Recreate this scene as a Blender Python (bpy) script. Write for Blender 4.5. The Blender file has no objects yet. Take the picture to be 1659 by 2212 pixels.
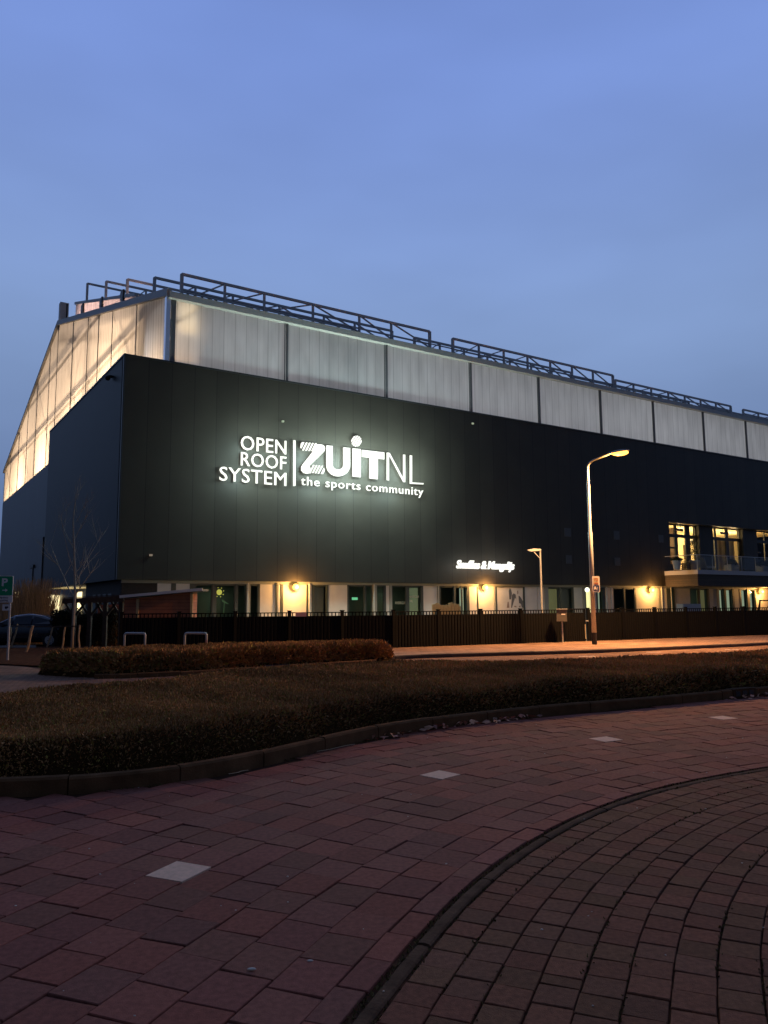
import bpy, math, random
import numpy as np
from mathutils import Vector, Matrix

R_ = random.Random(7)
rng = np.random.default_rng(11)
SC = bpy.context.scene
COL = SC.collection

# ------------------------------------------------------------------ camera
EYE = 1.65
FPX, CX, CY = 1664.0, 829.5, 1106.0          # focal length and centre of a 1659 x 2212 picture
def _cam(px, py): return np.array([(px - CX) / FPX, -(py - CY) / FPX, 1.0])
_a, _b = _cam(3400, 1290), _cam(-266, 1316)  # the two vanishing points of the hall
_up = np.cross(_b, _a); _up /= np.linalg.norm(_up)
if _up[1] < 0: _up = -_up
_fw = np.array([0, 0, 1.0]) - _up * _up[2]; _fw /= np.linalg.norm(_fw)
_rt = np.cross(_up, _fw)
RM = np.array([_rt, _fw, _up])
cam_data = bpy.data.cameras.new("camera")
cam = bpy.data.objects.new("camera", cam_data); COL.objects.link(cam)
cx, cy, cz = RM @ np.array([1, 0, 0.]), RM @ np.array([0, 1, 0.]), -(RM @ np.array([0, 0, 1.]))
cam.matrix_world = Matrix(((cx[0], cy[0], cz[0], 0), (cx[1], cy[1], cz[1], 0), (cx[2], cy[2], cz[2], EYE), (0, 0, 0, 1)))
cam_data.sensor_fit = 'HORIZONTAL'; cam_data.sensor_width = 36.0
cam_data.lens = FPX / 1659 * 36.0
cam_data.clip_start = 0.05; cam_data.clip_end = 3000
SC.camera = cam

# ------------------------------------------------------------------ world (dusk sky)
W = bpy.data.worlds.new("World"); SC.world = W; W.use_nodes = True
nt = W.node_tree; nt.nodes.clear()
n_out = nt.nodes.new("ShaderNodeOutputWorld"); n_bg = nt.nodes.new("ShaderNodeBackground")
tc = nt.nodes.new("ShaderNodeTexCoord"); sep = nt.nodes.new("ShaderNodeSeparateXYZ")
nt.links.new(tc.outputs["Generated"], sep.inputs[0])
ramp = nt.nodes.new("ShaderNodeValToRGB"); ramp.color_ramp.interpolation = 'B_SPLINE'
def srgb(r, g, b):
    f = lambda c: (c / 255 / 12.92) if c / 255 <= .04045 else ((c / 255 + .055) / 1.055) ** 2.4
    return (f(r), f(g), f(b), 1.0)
stops = [(0.0, srgb(76, 92, 124)), (0.10, srgb(94, 115, 154)), (0.20, srgb(114, 137, 180)), (0.32, srgb(132, 158, 203)),
         (0.44, srgb(129, 156, 211)), (0.56, srgb(122, 149, 214)), (0.68, srgb(114, 141, 208)), (0.80, srgb(96, 114, 158)), (1.0, srgb(88, 100, 136))]
cr = ramp.color_ramp
while len(cr.elements) < len(stops): cr.elements.new(0.5)
for e, (p, c) in zip(cr.elements, stops): e.position = p; e.color = c
nt.links.new(sep.outputs["Z"], ramp.inputs[0])
# the sky behind the viewer and to the far left is darker: dusk has got further there
mr = nt.nodes.new("ShaderNodeMapRange"); mr.interpolation_type = 'SMOOTHSTEP'
mr.inputs["From Min"].default_value = -0.5; mr.inputs["From Max"].default_value = 0.62
mr.inputs["To Min"].default_value = 0.22; mr.inputs["To Max"].default_value = 1.0
dot = nt.nodes.new("ShaderNodeVectorMath"); dot.operation = 'DOT_PRODUCT'; dot.inputs[1].default_value = (0.16, 0.98, 0.0)
nt.links.new(tc.outputs["Generated"], dot.inputs[0]); nt.links.new(dot.outputs["Value"], mr.inputs["Value"])
noi = nt.nodes.new("ShaderNodeTexNoise"); noi.inputs["Scale"].default_value = 2.2; noi.inputs["Detail"].default_value = 3
nmap = nt.nodes.new("ShaderNodeMapping"); nmap.inputs["Scale"].default_value = (1, 1, 3)
nt.links.new(tc.outputs["Generated"], nmap.inputs[0]); nt.links.new(nmap.outputs[0], noi.inputs["Vector"])
mr2 = nt.nodes.new("ShaderNodeMapRange"); mr2.inputs["From Min"].default_value = .3; mr2.inputs["From Max"].default_value = .7
mr2.inputs["To Min"].default_value = .91; mr2.inputs["To Max"].default_value = 1.09
nt.links.new(noi.outputs["Fac"], mr2.inputs["Value"])
mul = nt.nodes.new("ShaderNodeMath"); mul.operation = 'MULTIPLY'
nt.links.new(mr.outputs[0], mul.inputs[0]); nt.links.new(mr2.outputs[0], mul.inputs[1])
nt.links.new(ramp.outputs[0], n_bg.inputs["Color"]); nt.links.new(mul.outputs[0], n_bg.inputs["Strength"])
nt.links.new(n_bg.outputs[0], n_out.inputs[0])

SC.view_settings.view_transform = 'Standard'; SC.view_settings.look = 'None'
SC.view_settings.exposure = 0.0; SC.view_settings.gamma = 1.0
SC.render.engine = 'CYCLES'
SC.cycles.use_adaptive_sampling = True; SC.cycles.adaptive_threshold = 0.02
SC.cycles.use_denoising = True
SC.cycles.max_bounces = 6; SC.cycles.diffuse_bounces = 2; SC.cycles.glossy_bounces = 3
SC.cycles.transmission_bounces = 4; SC.cycles.transparent_max_bounces = 8
SC.cycles.sample_clamp_indirect = 4.0

# ------------------------------------------------------------------ helpers
def norm(v): return v / np.linalg.norm(v)
def ray(px, py): return RM @ _cam(px, py)
def gnd(px, py, z=0.0):
    d = ray(px, py); t = (z - EYE) / d[2]; return np.array([d[0] * t, d[1] * t])
# the hall's own frame: x along the long facade, y into the building, corner at HC
HC = np.array([-13.7029, 39.6069]); E1 = np.array([.8375027, .5464332]); E2 = np.array([-.5464332, .8375027])
ANG = math.atan2(E1[1], E1[0])
def F(px, py, off=0.0):                      # where a sight line meets the hall's plane y = off
    d = ray(px, py); t = ((HC + off * E2) @ E2) / (d[:2] @ E2); p = d * t
    return float((p[:2] - HC) @ E1), float(p[2] + EYE)
def LW(x, y, z=0.0):
    p = HC + x * E1 + y * E2; return (float(p[0]), float(p[1]), z)
def zf(x0, y0, s): return lambda x, y: ((x0 + x / s) / 1.08499, (y0 + y / s) / 1.08499)
Z6 = zf(300, 1250, 3.318); Z7 = zf(750, 1250, 3.318); Z8 = zf(1200, 1200, 2.765); ZB = zf(1540, 1200, 6.38); ZS = zf(480, 980, 3.0164)

class MB:
    def __init__(s): s.v = []; s.f = []; s.m = []; s.k = 0
    def add(s, vs, fs):
        b = len(s.v); s.v += [tuple(map(float, v)) for v in vs]; s.f += [tuple(b + i for i in f) for f in fs]; s.m += [s.k] * len(fs)
    def box(s, x0, x1, y0, y1, z0, z1):
        v = [(x0, y0, z0), (x1, y0, z0), (x1, y1, z0), (x0, y1, z0), (x0, y0, z1), (x1, y0, z1), (x1, y1, z1), (x0, y1, z1)]
        s.add(v, [(3, 2, 1, 0), (4, 5, 6, 7), (0, 1, 5, 4), (1, 2, 6, 5), (2, 3, 7, 6), (3, 0, 4, 7)]); return s
    def quad(s, a, b, c, d): s.add([a, b, c, d], [(0, 1, 2, 3)]); return s
    def bar(s, a, b, w, h=None):             # square bar between two points
        h = h or w; a = np.array(a, float); b = np.array(b, float); d = norm(b - a)
        u = np.cross(d, (0, 0, 1)); u = np.array([1., 0, 0]) if np.linalg.norm(u) < 1e-4 else norm(u); n = np.cross(u, d)
        vs = []
        for p in (a, b):
            for i, j in ((-1, -1), (1, -1), (1, 1), (-1, 1)): vs.append(p + u * i * w / 2 + n * j * h / 2)
        s.add(vs, [(3, 2, 1, 0), (4, 5, 6, 7), (0, 1, 5, 4), (1, 2, 6, 5), (2, 3, 7, 6), (3, 0, 4, 7)]); return s
    def tube(s, pts, rad, n=10, cap=True):
        pts = [np.array(p, float) for p in pts]
        if not hasattr(rad, '__len__'): rad = [rad] * len(pts)
        vs = []; pu = None
        for i, p in enumerate(pts):
            d = norm(pts[min(i + 1, len(pts) - 1)] - pts[max(i - 1, 0)])
            if pu is None:
                pu = np.cross(d, (0, 0, 1)); pu = np.array([1., 0, 0]) if np.linalg.norm(pu) < 1e-3 else norm(pu)
            u = norm(pu - d * (pu @ d)); pu = u; w = np.cross(d, u)
            for k in range(n):
                a = 2 * math.pi * k / n; vs.append(p + (u * math.cos(a) + w * math.sin(a)) * rad[i])
        fs = [(i * n + k, i * n + (k + 1) % n, (i + 1) * n + (k + 1) % n, (i + 1) * n + k) for i in range(len(pts) - 1) for k in range(n)]
        if cap: fs += [tuple(range(n))[::-1], tuple((len(pts) - 1) * n + k for k in range(n))]
        s.add(vs, fs); return s
    def sphere(s, c, r, n=12, m=8, sc=(1, 1, 1)):
        vs = []; 
        for i in range(m + 1):
            t = math.pi * i / m
            for k in range(n):
                a = 2 * math.pi * k / n
                vs.append((c[0] + r * sc[0] * math.sin(t) * math.cos(a), c[1] + r * sc[1] * math.sin(t) * math.sin(a), c[2] + r * sc[2] * math.cos(t)))
        s.add(vs, [(i * n + k, (i + 1) * n + k, (i + 1) * n + (k + 1) % n, i * n + (k + 1) % n) for i in range(m) for k in range(n)]); return s
    def prism(s, poly, y0, y1):              # polygon in (x, z), extruded along y
        n = len(poly); vs = [(p[0], y0, p[1]) for p in poly] + [(p[0], y1, p[1]) for p in poly]
        s.add(vs, [tuple(range(n)), tuple(range(2 * n - 1, n - 1, -1))] + [(i, n + i, n + (i + 1) % n, (i + 1) % n) for i in range(n)]); return s
    def prism_z(s, poly, z0, z1):
        n = len(poly); vs = [(p[0], p[1], z0) for p in poly] + [(p[0], p[1], z1) for p in poly]
        s.add(vs, [tuple(range(n))[::-1], tuple(range(n, 2 * n))] + [(i, (i + 1) % n, n + (i + 1) % n, n + i) for i in range(n)]); return s
    def build(s, name, mat, parent=None, smooth=False, loc=None, rz=0.0):
        me = bpy.data.meshes.new(name); me.from_pydata(s.v, [], s.f)
        for m in (mat if isinstance(mat, (list, tuple)) else [mat]): me.materials.append(m)
        if any(s.m): me.polygons.foreach_set('material_index', s.m)
        if smooth: me.polygons.foreach_set('use_smooth', [True] * len(me.polygons))
        me.update(); o = bpy.data.objects.new(name, me); COL.objects.link(o)
        if parent is not None: o.parent = parent
        if loc is not None: o.location = loc
        o.rotation_euler.z = rz
        return o
def fastmesh(name, V, Q, mat, parent=None, col=None):
    me = bpy.data.meshes.new(name); V = np.asarray(V, np.float32); Q = np.asarray(Q, np.int32); k = Q.shape[1]
    me.vertices.add(len(V)); me.vertices.foreach_set('co', V.ravel())
    me.loops.add(Q.size); me.loops.foreach_set('vertex_index', Q.ravel())
    me.polygons.add(len(Q)); me.polygons.foreach_set('loop_start', np.arange(0, Q.size, k, dtype=np.int32))
    me.update(calc_edges=True); me.polygons.foreach_set('use_smooth', [False] * len(Q))
    if col is not None:
        at = me.color_attributes.new('tone', 'FLOAT_COLOR', 'POINT')
        c4 = np.ones((len(V), 4), np.float32); c4[:, :3] = col; at.data.foreach_set('color', c4.ravel())
    me.materials.append(mat); o = bpy.data.objects.new(name, me); COL.objects.link(o)
    if parent is not None: o.parent = parent
    return o
def tag(o, label=None, cat=None, group=None, kind=None):
    if label: o['label'] = label
    if cat: o['category'] = cat
    if group: o['group'] = group
    if kind: o['kind'] = kind
    return o
def thing(name, label, cat, loc=(0, 0, 0), rz=0.0, group=None):
    o = bpy.data.objects.new(name, None); COL.objects.link(o); o.location = loc; o.rotation_euler.z = rz
    o.empty_display_size = .2
    return tag(o, label, cat, group)
def copy_tree(o, parent=None):
    c = o.copy(); COL.objects.link(c); c.parent = parent
    for ch in list(o.children): copy_tree(ch, c)
    return c

# ------------------------------------------------------------------ materials
def M(name, col, rough=.7, metal=0.0, spec=.5, noise=0.0, nscale=8.0, bump=0.0, bscale=40.0, emit=None, estr=0.0, attr=False, alpha=1.0, coat=0.0):
    m = bpy.data.materials.new(name); m.use_nodes = True; t = m.node_tree; b = t.nodes['Principled BSDF']
    b.inputs['Base Color'].default_value = (*col[:3], 1); b.inputs['Roughness'].default_value = rough
    b.inputs['Metallic'].default_value = metal; b.inputs['Specular IOR Level'].default_value = spec
    b.inputs['Alpha'].default_value = alpha; b.inputs['Coat Weight'].default_value = coat
    tcn = t.nodes.new('ShaderNodeTexCoord'); src = None
    if attr:
        a = t.nodes.new('ShaderNodeVertexColor'); a.layer_name = 'tone'
        mx = t.nodes.new('ShaderNodeMix'); mx.data_type = 'RGBA'; mx.blend_type = 'MULTIPLY'; mx.inputs[0].default_value = 1
        mx.inputs[6].default_value = (*col[:3], 1); t.links.new(a.outputs['Color'], mx.inputs[7]); src = mx.outputs[2]
    if noise:
        nz = t.nodes.new('ShaderNodeTexNoise'); nz.inputs['Scale'].default_value = nscale; nz.inputs['Detail'].default_value = 5
        t.links.new(tcn.outputs['Object'], nz.inputs['Vector'])
        r = t.nodes.new('ShaderNodeMapRange'); r.inputs['From Min'].default_value = .25; r.inputs['From Max'].default_value = .75
        r.inputs['To Min'].default_value = 1 - noise; r.inputs['To Max'].default_value = 1 + noise
        t.links.new(nz.outputs['Fac'], r.inputs['Value'])
        mx = t.nodes.new('ShaderNodeMix'); mx.data_type = 'RGBA'; mx.blend_type = 'MULTIPLY'; mx.inputs[0].default_value = 1
        if src: t.links.new(src, mx.inputs[6])
        else: mx.inputs[6].default_value = (*col[:3], 1)
        t.links.new(r.outputs[0], mx.inputs[7]); src = mx.outputs[2]
    if src: t.links.new(src, b.inputs['Base Color'])
    if bump:
        nb = t.nodes.new('ShaderNodeTexNoise'); nb.inputs['Scale'].default_value = bscale; nb.inputs['Detail'].default_value = 4
        t.links.new(tcn.outputs['Object'], nb.inputs['Vector'])
        bp = t.nodes.new('ShaderNodeBump'); bp.inputs['Strength'].default_value = bump; bp.inputs['Distance'].default_value = .01
        t.links.new(nb.outputs['Fac'], bp.inputs['Height']); t.links.new(bp.outputs[0], b.inputs['Normal'])
    if emit:
        b.inputs['Emission Color'].default_value = (*emit[:3], 1); b.inputs['Emission Strength'].default_value = estr
    return m
def stripes(m, axis, pitch, width, col, fac=1.0, bumpy=0.0):
    """thin lines every <pitch> metres across a surface (panel joints)"""
    t = m.node_tree; b = t.nodes['Principled BSDF']; tcn = t.nodes.new('ShaderNodeTexCoord'); sp = t.nodes.new('ShaderNodeSeparateXYZ')
    t.links.new(tcn.outputs['Object'], sp.inputs[0])
    md = t.nodes.new('ShaderNodeMath'); md.operation = 'WRAP'; md.inputs[1].default_value = pitch; md.inputs[2].default_value = 0
    t.links.new(sp.outputs[axis], md.inputs[0])
    lt = t.nodes.new('ShaderNodeMath'); lt.operation = 'LESS_THAN'; lt.inputs[1].default_value = width; t.links.new(md.outputs[0], lt.inputs[0])
    mf = t.nodes.new('ShaderNodeMath'); mf.operation = 'MULTIPLY'; mf.inputs[1].default_value = fac; t.links.new(lt.outputs[0], mf.inputs[0])
    mx = t.nodes.new('ShaderNodeMix'); mx.data_type = 'RGBA'; t.links.new(mf.outputs[0], mx.inputs[0])
    inp = b.inputs['Base Color']
    dv = t.nodes.new('ShaderNodeMath'); dv.operation = 'DIVIDE'; dv.inputs[1].default_value = pitch; t.links.new(sp.outputs[axis], dv.inputs[0])
    fl = t.nodes.new('ShaderNodeMath'); fl.operation = 'FLOOR'; t.links.new(dv.outputs[0], fl.inputs[0])
    wn_ = t.nodes.new('ShaderNodeTexWhiteNoise'); wn_.noise_dimensions = '1D'; t.links.new(fl.outputs[0], wn_.inputs['W'])
    mr_ = t.nodes.new('ShaderNodeMapRange'); mr_.inputs['To Min'].default_value = .91; mr_.inputs['To Max'].default_value = 1.09; t.links.new(wn_.outputs['Value'], mr_.inputs['Value'])
    mv = t.nodes.new('ShaderNodeMix'); mv.data_type = 'RGBA'; mv.blend_type = 'MULTIPLY'; mv.inputs[0].default_value = 1; t.links.new(mr_.outputs[0], mv.inputs[7])
    if inp.is_linked: t.links.new(inp.links[0].from_socket, mv.inputs[6])
    else: mv.inputs[6].default_value = tuple(inp.default_value)
    t.links.new(mv.outputs[2], mx.inputs[6])
    mx.inputs[7].default_value = (*col, 1); t.links.new(mx.outputs[2], inp)
    return m

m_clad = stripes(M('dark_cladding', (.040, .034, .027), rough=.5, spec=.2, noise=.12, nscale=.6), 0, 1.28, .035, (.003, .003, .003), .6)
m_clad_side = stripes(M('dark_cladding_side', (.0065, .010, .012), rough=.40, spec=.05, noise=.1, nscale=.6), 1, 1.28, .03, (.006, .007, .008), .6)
m_clad_low = stripes(M('low_cladding', (.040, .047, .052), rough=.42, spec=.16, noise=.1, nscale=.6), 1, 1.1, .03, (.008, .01, .012), .6)
m_black = M('black_paint', (.010, .010, .010), rough=.5)
m_coping = M('coping', (.02, .021, .022), rough=.4)
m_roof = M('roof_sheet', (.06, .065, .07), rough=.6, noise=.2)
m_steel = M('dark_steel', (.60, .58, .54), rough=.6)
m_gutter = M('gutter_metal', (.50, .49, .45), rough=.5, noise=.1)
m_post = M('light_post', (.95, .95, .97), rough=.35, metal=1.0)
m_greypost = M('grey_post', (.12, .12, .13), rough=.5)

def poly_sheet(name, axis, fine, seam, trans_w, diff=(.62, .62, .62), tr=(.9, .9, .9), dirt=.12):
    """multiwall polycarbonate: lets lamp light through softly, also reflects the sky"""
    m = bpy.data.materials.new(name); m.use_nodes = True; t = m.node_tree; t.nodes.clear()
    o = t.nodes.new('ShaderNodeOutputMaterial'); d = t.nodes.new('ShaderNodeBsdfDiffuse'); tl = t.nodes.new('ShaderNodeBsdfTranslucent')
    g = t.nodes.new('ShaderNodeBsdfGlossy'); g.inputs['Roughness'].default_value = .35; g.inputs['Color'].default_value = (.5, .5, .5, 1)
    mix = t.nodes.new('ShaderNodeMixShader'); mix.inputs[0].default_value = trans_w
    mg = t.nodes.new('ShaderNodeMixShader'); mg.inputs[0].default_value = .05
    tcn = t.nodes.new('ShaderNodeTexCoord'); sp = t.nodes.new('ShaderNodeSeparateXYZ'); t.links.new(tcn.outputs['Object'], sp.inputs[0])
    def line(pitch, width, depth):
        md = t.nodes.new('ShaderNodeMath'); md.operation = 'WRAP'; md.inputs[1].default_value = pitch; md.inputs[2].default_value = 0
        t.links.new(sp.outputs[axis], md.inputs[0])
        lt = t.nodes.new('ShaderNodeMath'); lt.operation = 'LESS_THAN'; lt.inputs[1].default_value = width; t.links.new(md.outputs[0], lt.inputs[0])
        k = t.nodes.new('ShaderNodeMath'); k.operation = 'MULTIPLY_ADD'; k.inputs[1].default_value = -depth; k.inputs[2].default_value = 1
        t.links.new(lt.outputs[0], k.inputs[0]); return k.outputs[0]
    a = line(seam[0], seam[1], seam[2]); c = line(fine[0], fine[1], fine[2])
    mm = t.nodes.new('ShaderNodeMath'); mm.operation = 'MULTIPLY'; t.links.new(a, mm.inputs[0]); t.links.new(c, mm.inputs[1])
    nz = t.nodes.new('ShaderNodeTexNoise'); nz.inputs['Scale'].default_value = .9; nz.inputs['Detail'].default_value = 6
    mp = t.nodes.new('ShaderNodeMapping'); mp.inputs['Scale'].default_value = (1.6, 1.6, .35); t.links.new(tcn.outputs['Object'], mp.inputs[0]); t.links.new(mp.outputs[0], nz.inputs['Vector'])
    mrr = t.nodes.new('ShaderNodeMapRange'); mrr.inputs['From Min'].default_value = .3; mrr.inputs['From Max'].default_value = .7
    mrr.inputs['To Min'].default_value = 1 - dirt; mrr.inputs['To Max'].default_value = 1 + dirt; t.links.new(nz.outputs['Fac'], mrr.inputs['Value'])
    m3 = t.nodes.new('ShaderNodeMath'); m3.operation = 'MULTIPLY'; t.links.new(mm.outputs[0], m3.inputs[0]); t.links.new(mrr.outputs[0], m3.inputs[1])
    for sh, cc in ((d, diff), (tl, tr)):
        mx = t.nodes.new('ShaderNodeMix'); mx.data_type = 'RGBA'; mx.blend_type = 'MULTIPLY'; mx.inputs[0].default_value = 1
        mx.inputs[6].default_value = (*cc, 1); t.links.new(m3.outputs[0], mx.inputs[7]); t.links.new(mx.outputs[2], sh.inputs['Color'])
    t.links.new(d.outputs[0], mix.inputs[1]); t.links.new(tl.outputs[0], mix.inputs[2])
    t.links.new(mix.outputs[0], mg.inputs[1]); t.links.new(g.outputs[0], mg.inputs[2]); t.links.new(mg.outputs[0], o.inputs[0])
    return m
m_gable = poly_sheet('gable_polycarbonate', 1, (.50, .08, .28), (1.55, .06, .30), .70, dirt=.08)
m_strip = poly_sheet('strip_polycarbonate', 0, (.25, .05, .05), (.69, .055, .22), .60, dirt=.13)
m_skylight = poly_sheet('skylight_polycarbonate', 1, (.3, .05, .1), (1.4, .06, .5), .7)

def glass(name, tint=(.8, .85, .85), refl=.12):
    m = bpy.data.materials.new(name); m.use_nodes = True; t = m.node_tree; t.nodes.clear()
    o = t.nodes.new('ShaderNodeOutputMaterial'); a = t.nodes.new('ShaderNodeBsdfTransparent'); a.inputs[0].default_value = (*tint, 1)
    g = t.nodes.new('ShaderNodeBsdfGlossy'); g.inputs['Roughness'].default_value = .05; g.inputs['Color'].default_value = (.9, .9, .9, 1)
    fr = t.nodes.new('ShaderNodeLayerWeight'); fr.inputs['Blend'].default_value = refl
    mx = t.nodes.new('ShaderNodeMixShader'); t.links.new(fr.outputs['Fresnel'], mx.inputs[0]); t.links.new(a.outputs[0], mx.inputs[1]); t.links.new(g.outputs[0], mx.inputs[2])
    t.links.new(mx.outputs[0], o.inputs[0]); return m
m_glass = glass('window_glass'); m_rail_glass = glass('rail_glass', (.75, .8, .78), .3)
m_white = M('white_panel', (.66, .60, .54), rough=.6, noise=.06, nscale=2)
m_frame = M('dark_frame', (.05, .06, .052), rough=.5)
m_frame_pale = M('pale_frame', (.30, .29, .25), rough=.5)
m_inside = M('room_wall', (.10, .115, .09), rough=.9)
m_inside_warm = M('warm_room_wall', (.75, .60, .36), rough=.9, noise=.25, nscale=.8)
m_curtain = stripes(M('curtain', (.62, .50, .30), rough=.9, noise=.2, nscale=3), 0, .16, .05, (.30, .22, .11))
m_blind = M('lit_blind', (.4, .45, .35), rough=.8, emit=(.62, .74, .50), estr=.42)
m_lit = M('lit_window', (.5, .4, .2), emit=(1.0, .80, .42), estr=2.0)
m_lit_dim = M('dim_lit_window', (.3, .3, .15), emit=(.52, .48, .20), estr=.16)
m_brick_dark = M('dark_brick', (.035, .028, .022), rough=.85, noise=.3, nscale=6)
m_soffit = M('soffit', (.45, .38, .25), rough=.7)
m_sign = M('sign_light', (.04, .04, .04), emit=(1.0, .99, .90), estr=1.25)
m_sign_side = M('sign_glow_edge', (1, 1, 1), emit=(.80, 1.0, .92), estr=16.0)
m_wood = stripes(M('wood_cladding', (.30, .10, .05), rough=.75, noise=.25, nscale=3), 2, .14, .012, (.06, .02, .01))
m_wood_dark = M('dark_wood', (.045, .024, .015), rough=.8, noise=.3, nscale=5)
m_wood_pale = M('pale_wood', (.42, .30, .16), rough=.8, noise=.2, nscale=9)
m_zinc = M('zinc_edge', (.55, .56, .58), rough=.4)
m_fence = M('fence_black', (.0035, .0035, .0035), rough=.7, spec=.12)
m_galv = M('galvanised', (.42, .42, .42), rough=.45, metal=.3, noise=.1, nscale=10)
m_pole = M('lamp_pole_paint', (.42, .40, .38), rough=.42, metal=.25, noise=.08, nscale=5)
m_bark = M('bark', (.34, .28, .22), rough=.9, noise=.3, nscale=20)
m_stake = M('stake_wood', (.42, .28, .16), rough=.9, noise=.35, nscale=14)
m_hedge = M('hedge_leaf', (.46, .235, .085), rough=.8, spec=.2, attr=True)
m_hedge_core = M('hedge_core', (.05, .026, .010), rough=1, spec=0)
m_soil = M('soil', (.085, .042, .026), rough=1, spec=.0, noise=.6, nscale=9, bump=1.0, bscale=25)
m_sand = M('joint_sand', (.055, .026, .014), rough=1, spec=.1, noise=.4, nscale=12)
m_ground = M('ground', (.035, .03, .024), rough=1, noise=.4, nscale=.4)
m_kerb = M('kerb_concrete', (.15, .078, .036), rough=.95, spec=.05, noise=.35, nscale=5, bump=.5, bscale=60)
m_curb = M('grey_gutter_stone', (.12, .070, .042), rough=.95, spec=.05, noise=.35, nscale=7, bump=.6, bscale=50)
m_tile = M('red_paver', (.245, .092, .064), rough=.88, spec=.12, noise=.25, nscale=30, bump=.35, bscale=160, attr=True)
m_clink = M('brown_clinker', (.205, .090, .052), rough=.88, spec=.12, noise=.28, nscale=34, bump=.5, bscale=150, attr=True)
m_whitetile = M('white_paver', (.80, .53, .36), rough=.9, spec=.1, noise=.14, nscale=22, bump=.3, bscale=120)
m_leaf = M('dead_leaf', (.62, .30, .17), rough=.85, attr=True)
m_pebble = M('pebble', (.75, .68, .55), rough=.8)
m_green = M('sign_green', (.0, .30, .12), rough=.4)
m_signwhite = M('sign_white', (.85, .78, .74), rough=.45)
m_blue = M('sign_blue', (.012, .035, .16), rough=.4)
m_orange = M('sign_orange', (.62, .14, .03), rough=.5)
m_signcream = M('sign_cream', (.72, .62, .40), rough=.5)
m_dark = M('dark_text', (.03, .02, .03), rough=.6)
m_lampglass = M('sodium_lens', (.05, .03, .01), emit=(1.0, .40, .07), estr=4.2)
m_globe = M('globe_light', (.1, .08, .04), emit=(1.0, .50, .08), estr=4.5)
m_car = M('car_paint', (.02, .028, .045), rough=.25, metal=.4, coat=.8)
m_carglass = M('car_glass', (.012, .016, .022), rough=.06, spec=.8)
m_rubber = M('rubber', (.015, .015, .015), rough=.8)
m_pot = M('white_pot', (.34, .33, .35), rough=.6)
m_plant = M('dark_plant', (.03, .035, .015), rough=.9, attr=False)
m_straw = M('straw_grass', (.55, .33, .16), rough=.9, attr=True)
m_evergreen = M('evergreen', (.016, .018, .011), rough=.95)

def brick_mat(name, c1, c2, mortar, scale, bw=.21, bh=.105, rot=0.0, rough=.85):
    m = bpy.data.materials.new(name); m.use_nodes = True; t = m.node_tree; b = t.nodes['Principled BSDF']; b.inputs['Roughness'].default_value = rough; b.inputs['Specular IOR Level'].default_value = .05
    tcn = t.nodes.new('ShaderNodeTexCoord'); mp = t.nodes.new('ShaderNodeMapping'); mp.inputs['Rotation'].default_value = (0, 0, rot)
    t.links.new(tcn.outputs['Object'], mp.inputs[0]); br = t.nodes.new('ShaderNodeTexBrick'); t.links.new(mp.outputs[0], br.inputs['Vector'])
    br.inputs['Scale'].default_value = 1; br.inputs['Brick Width'].default_value = bw; br.inputs['Row Height'].default_value = bh
    br.inputs['Mortar Size'].default_value = .009; br.inputs['Color1'].default_value = (*c1, 1); br.inputs['Color2'].default_value = (*c2, 1); br.inputs['Mortar'].default_value = (*mortar, 1)
    nz = t.nodes.new('ShaderNodeTexNoise'); nz.inputs['Scale'].default_value = 1.3; nz.inputs['Detail'].default_value = 5; t.links.new(tcn.outputs['Object'], nz.inputs['Vector'])
    r = t.nodes.new('ShaderNodeMapRange'); r.inputs['From Min'].default_value = .3; r.inputs['From Max'].default_value = .7; r.inputs['To Min'].default_value = .7; r.inputs['To Max'].default_value = 1.25
    t.links.new(nz.outputs['Fac'], r.inputs['Value']); mx = t.nodes.new('ShaderNodeMix'); mx.data_type = 'RGBA'; mx.blend_type = 'MULTIPLY'; mx.inputs[0].default_value = 1
    t.links.new(br.outputs['Color'], mx.inputs[6]); t.links.new(r.outputs[0], mx.inputs[7]); t.links.new(mx.outputs[2], b.inputs['Base Color']); return m
m_walk = brick_mat('sidewalk_brick', (.30, .19, .13), (.24, .15, .10), (.10, .07, .05), 1, .30, .30, math.radians(27))
m_road = brick_mat('street_brick', (.25, .145, .095), (.20, .12, .08), (.08, .045, .03), 1, .21, .105, math.radians(27))
m_yard = brick_mat('yard_paving', (.30, .30, .22), (.26, .26, .20), (.12, .12, .08), 1, .4, .4, ANG)

def light(name, kind, loc, power, col, size=.1, parent=None, rot=None, **kw):
    l = bpy.data.lights.new(name, kind); l.energy = power; l.color = col
    if kind in ('POINT', 'SPOT'): l.shadow_soft_size = size
    if kind == 'AREA': l.shape = 'RECTANGLE'; l.size = size; l.size_y = kw.get('sy', size)
    if kind == 'SPOT': l.spot_size = math.radians(kw.get('cone', 120)); l.spot_blend = kw.get('blend', .5)
    o = bpy.data.objects.new(name, l); COL.objects.link(o); o.location = loc
    if rot: o.rotation_euler = rot
    if parent is not None: o.parent = parent
    return o

# ------------------------------------------------------------------ ground surfaces
g = MB(); g.quad((-600, -300, -.06), (600, -300, -.06), (600, 900, -.06), (-600, 900, -.06)); tag(g.build('ground', m_ground), kind='structure')

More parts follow.
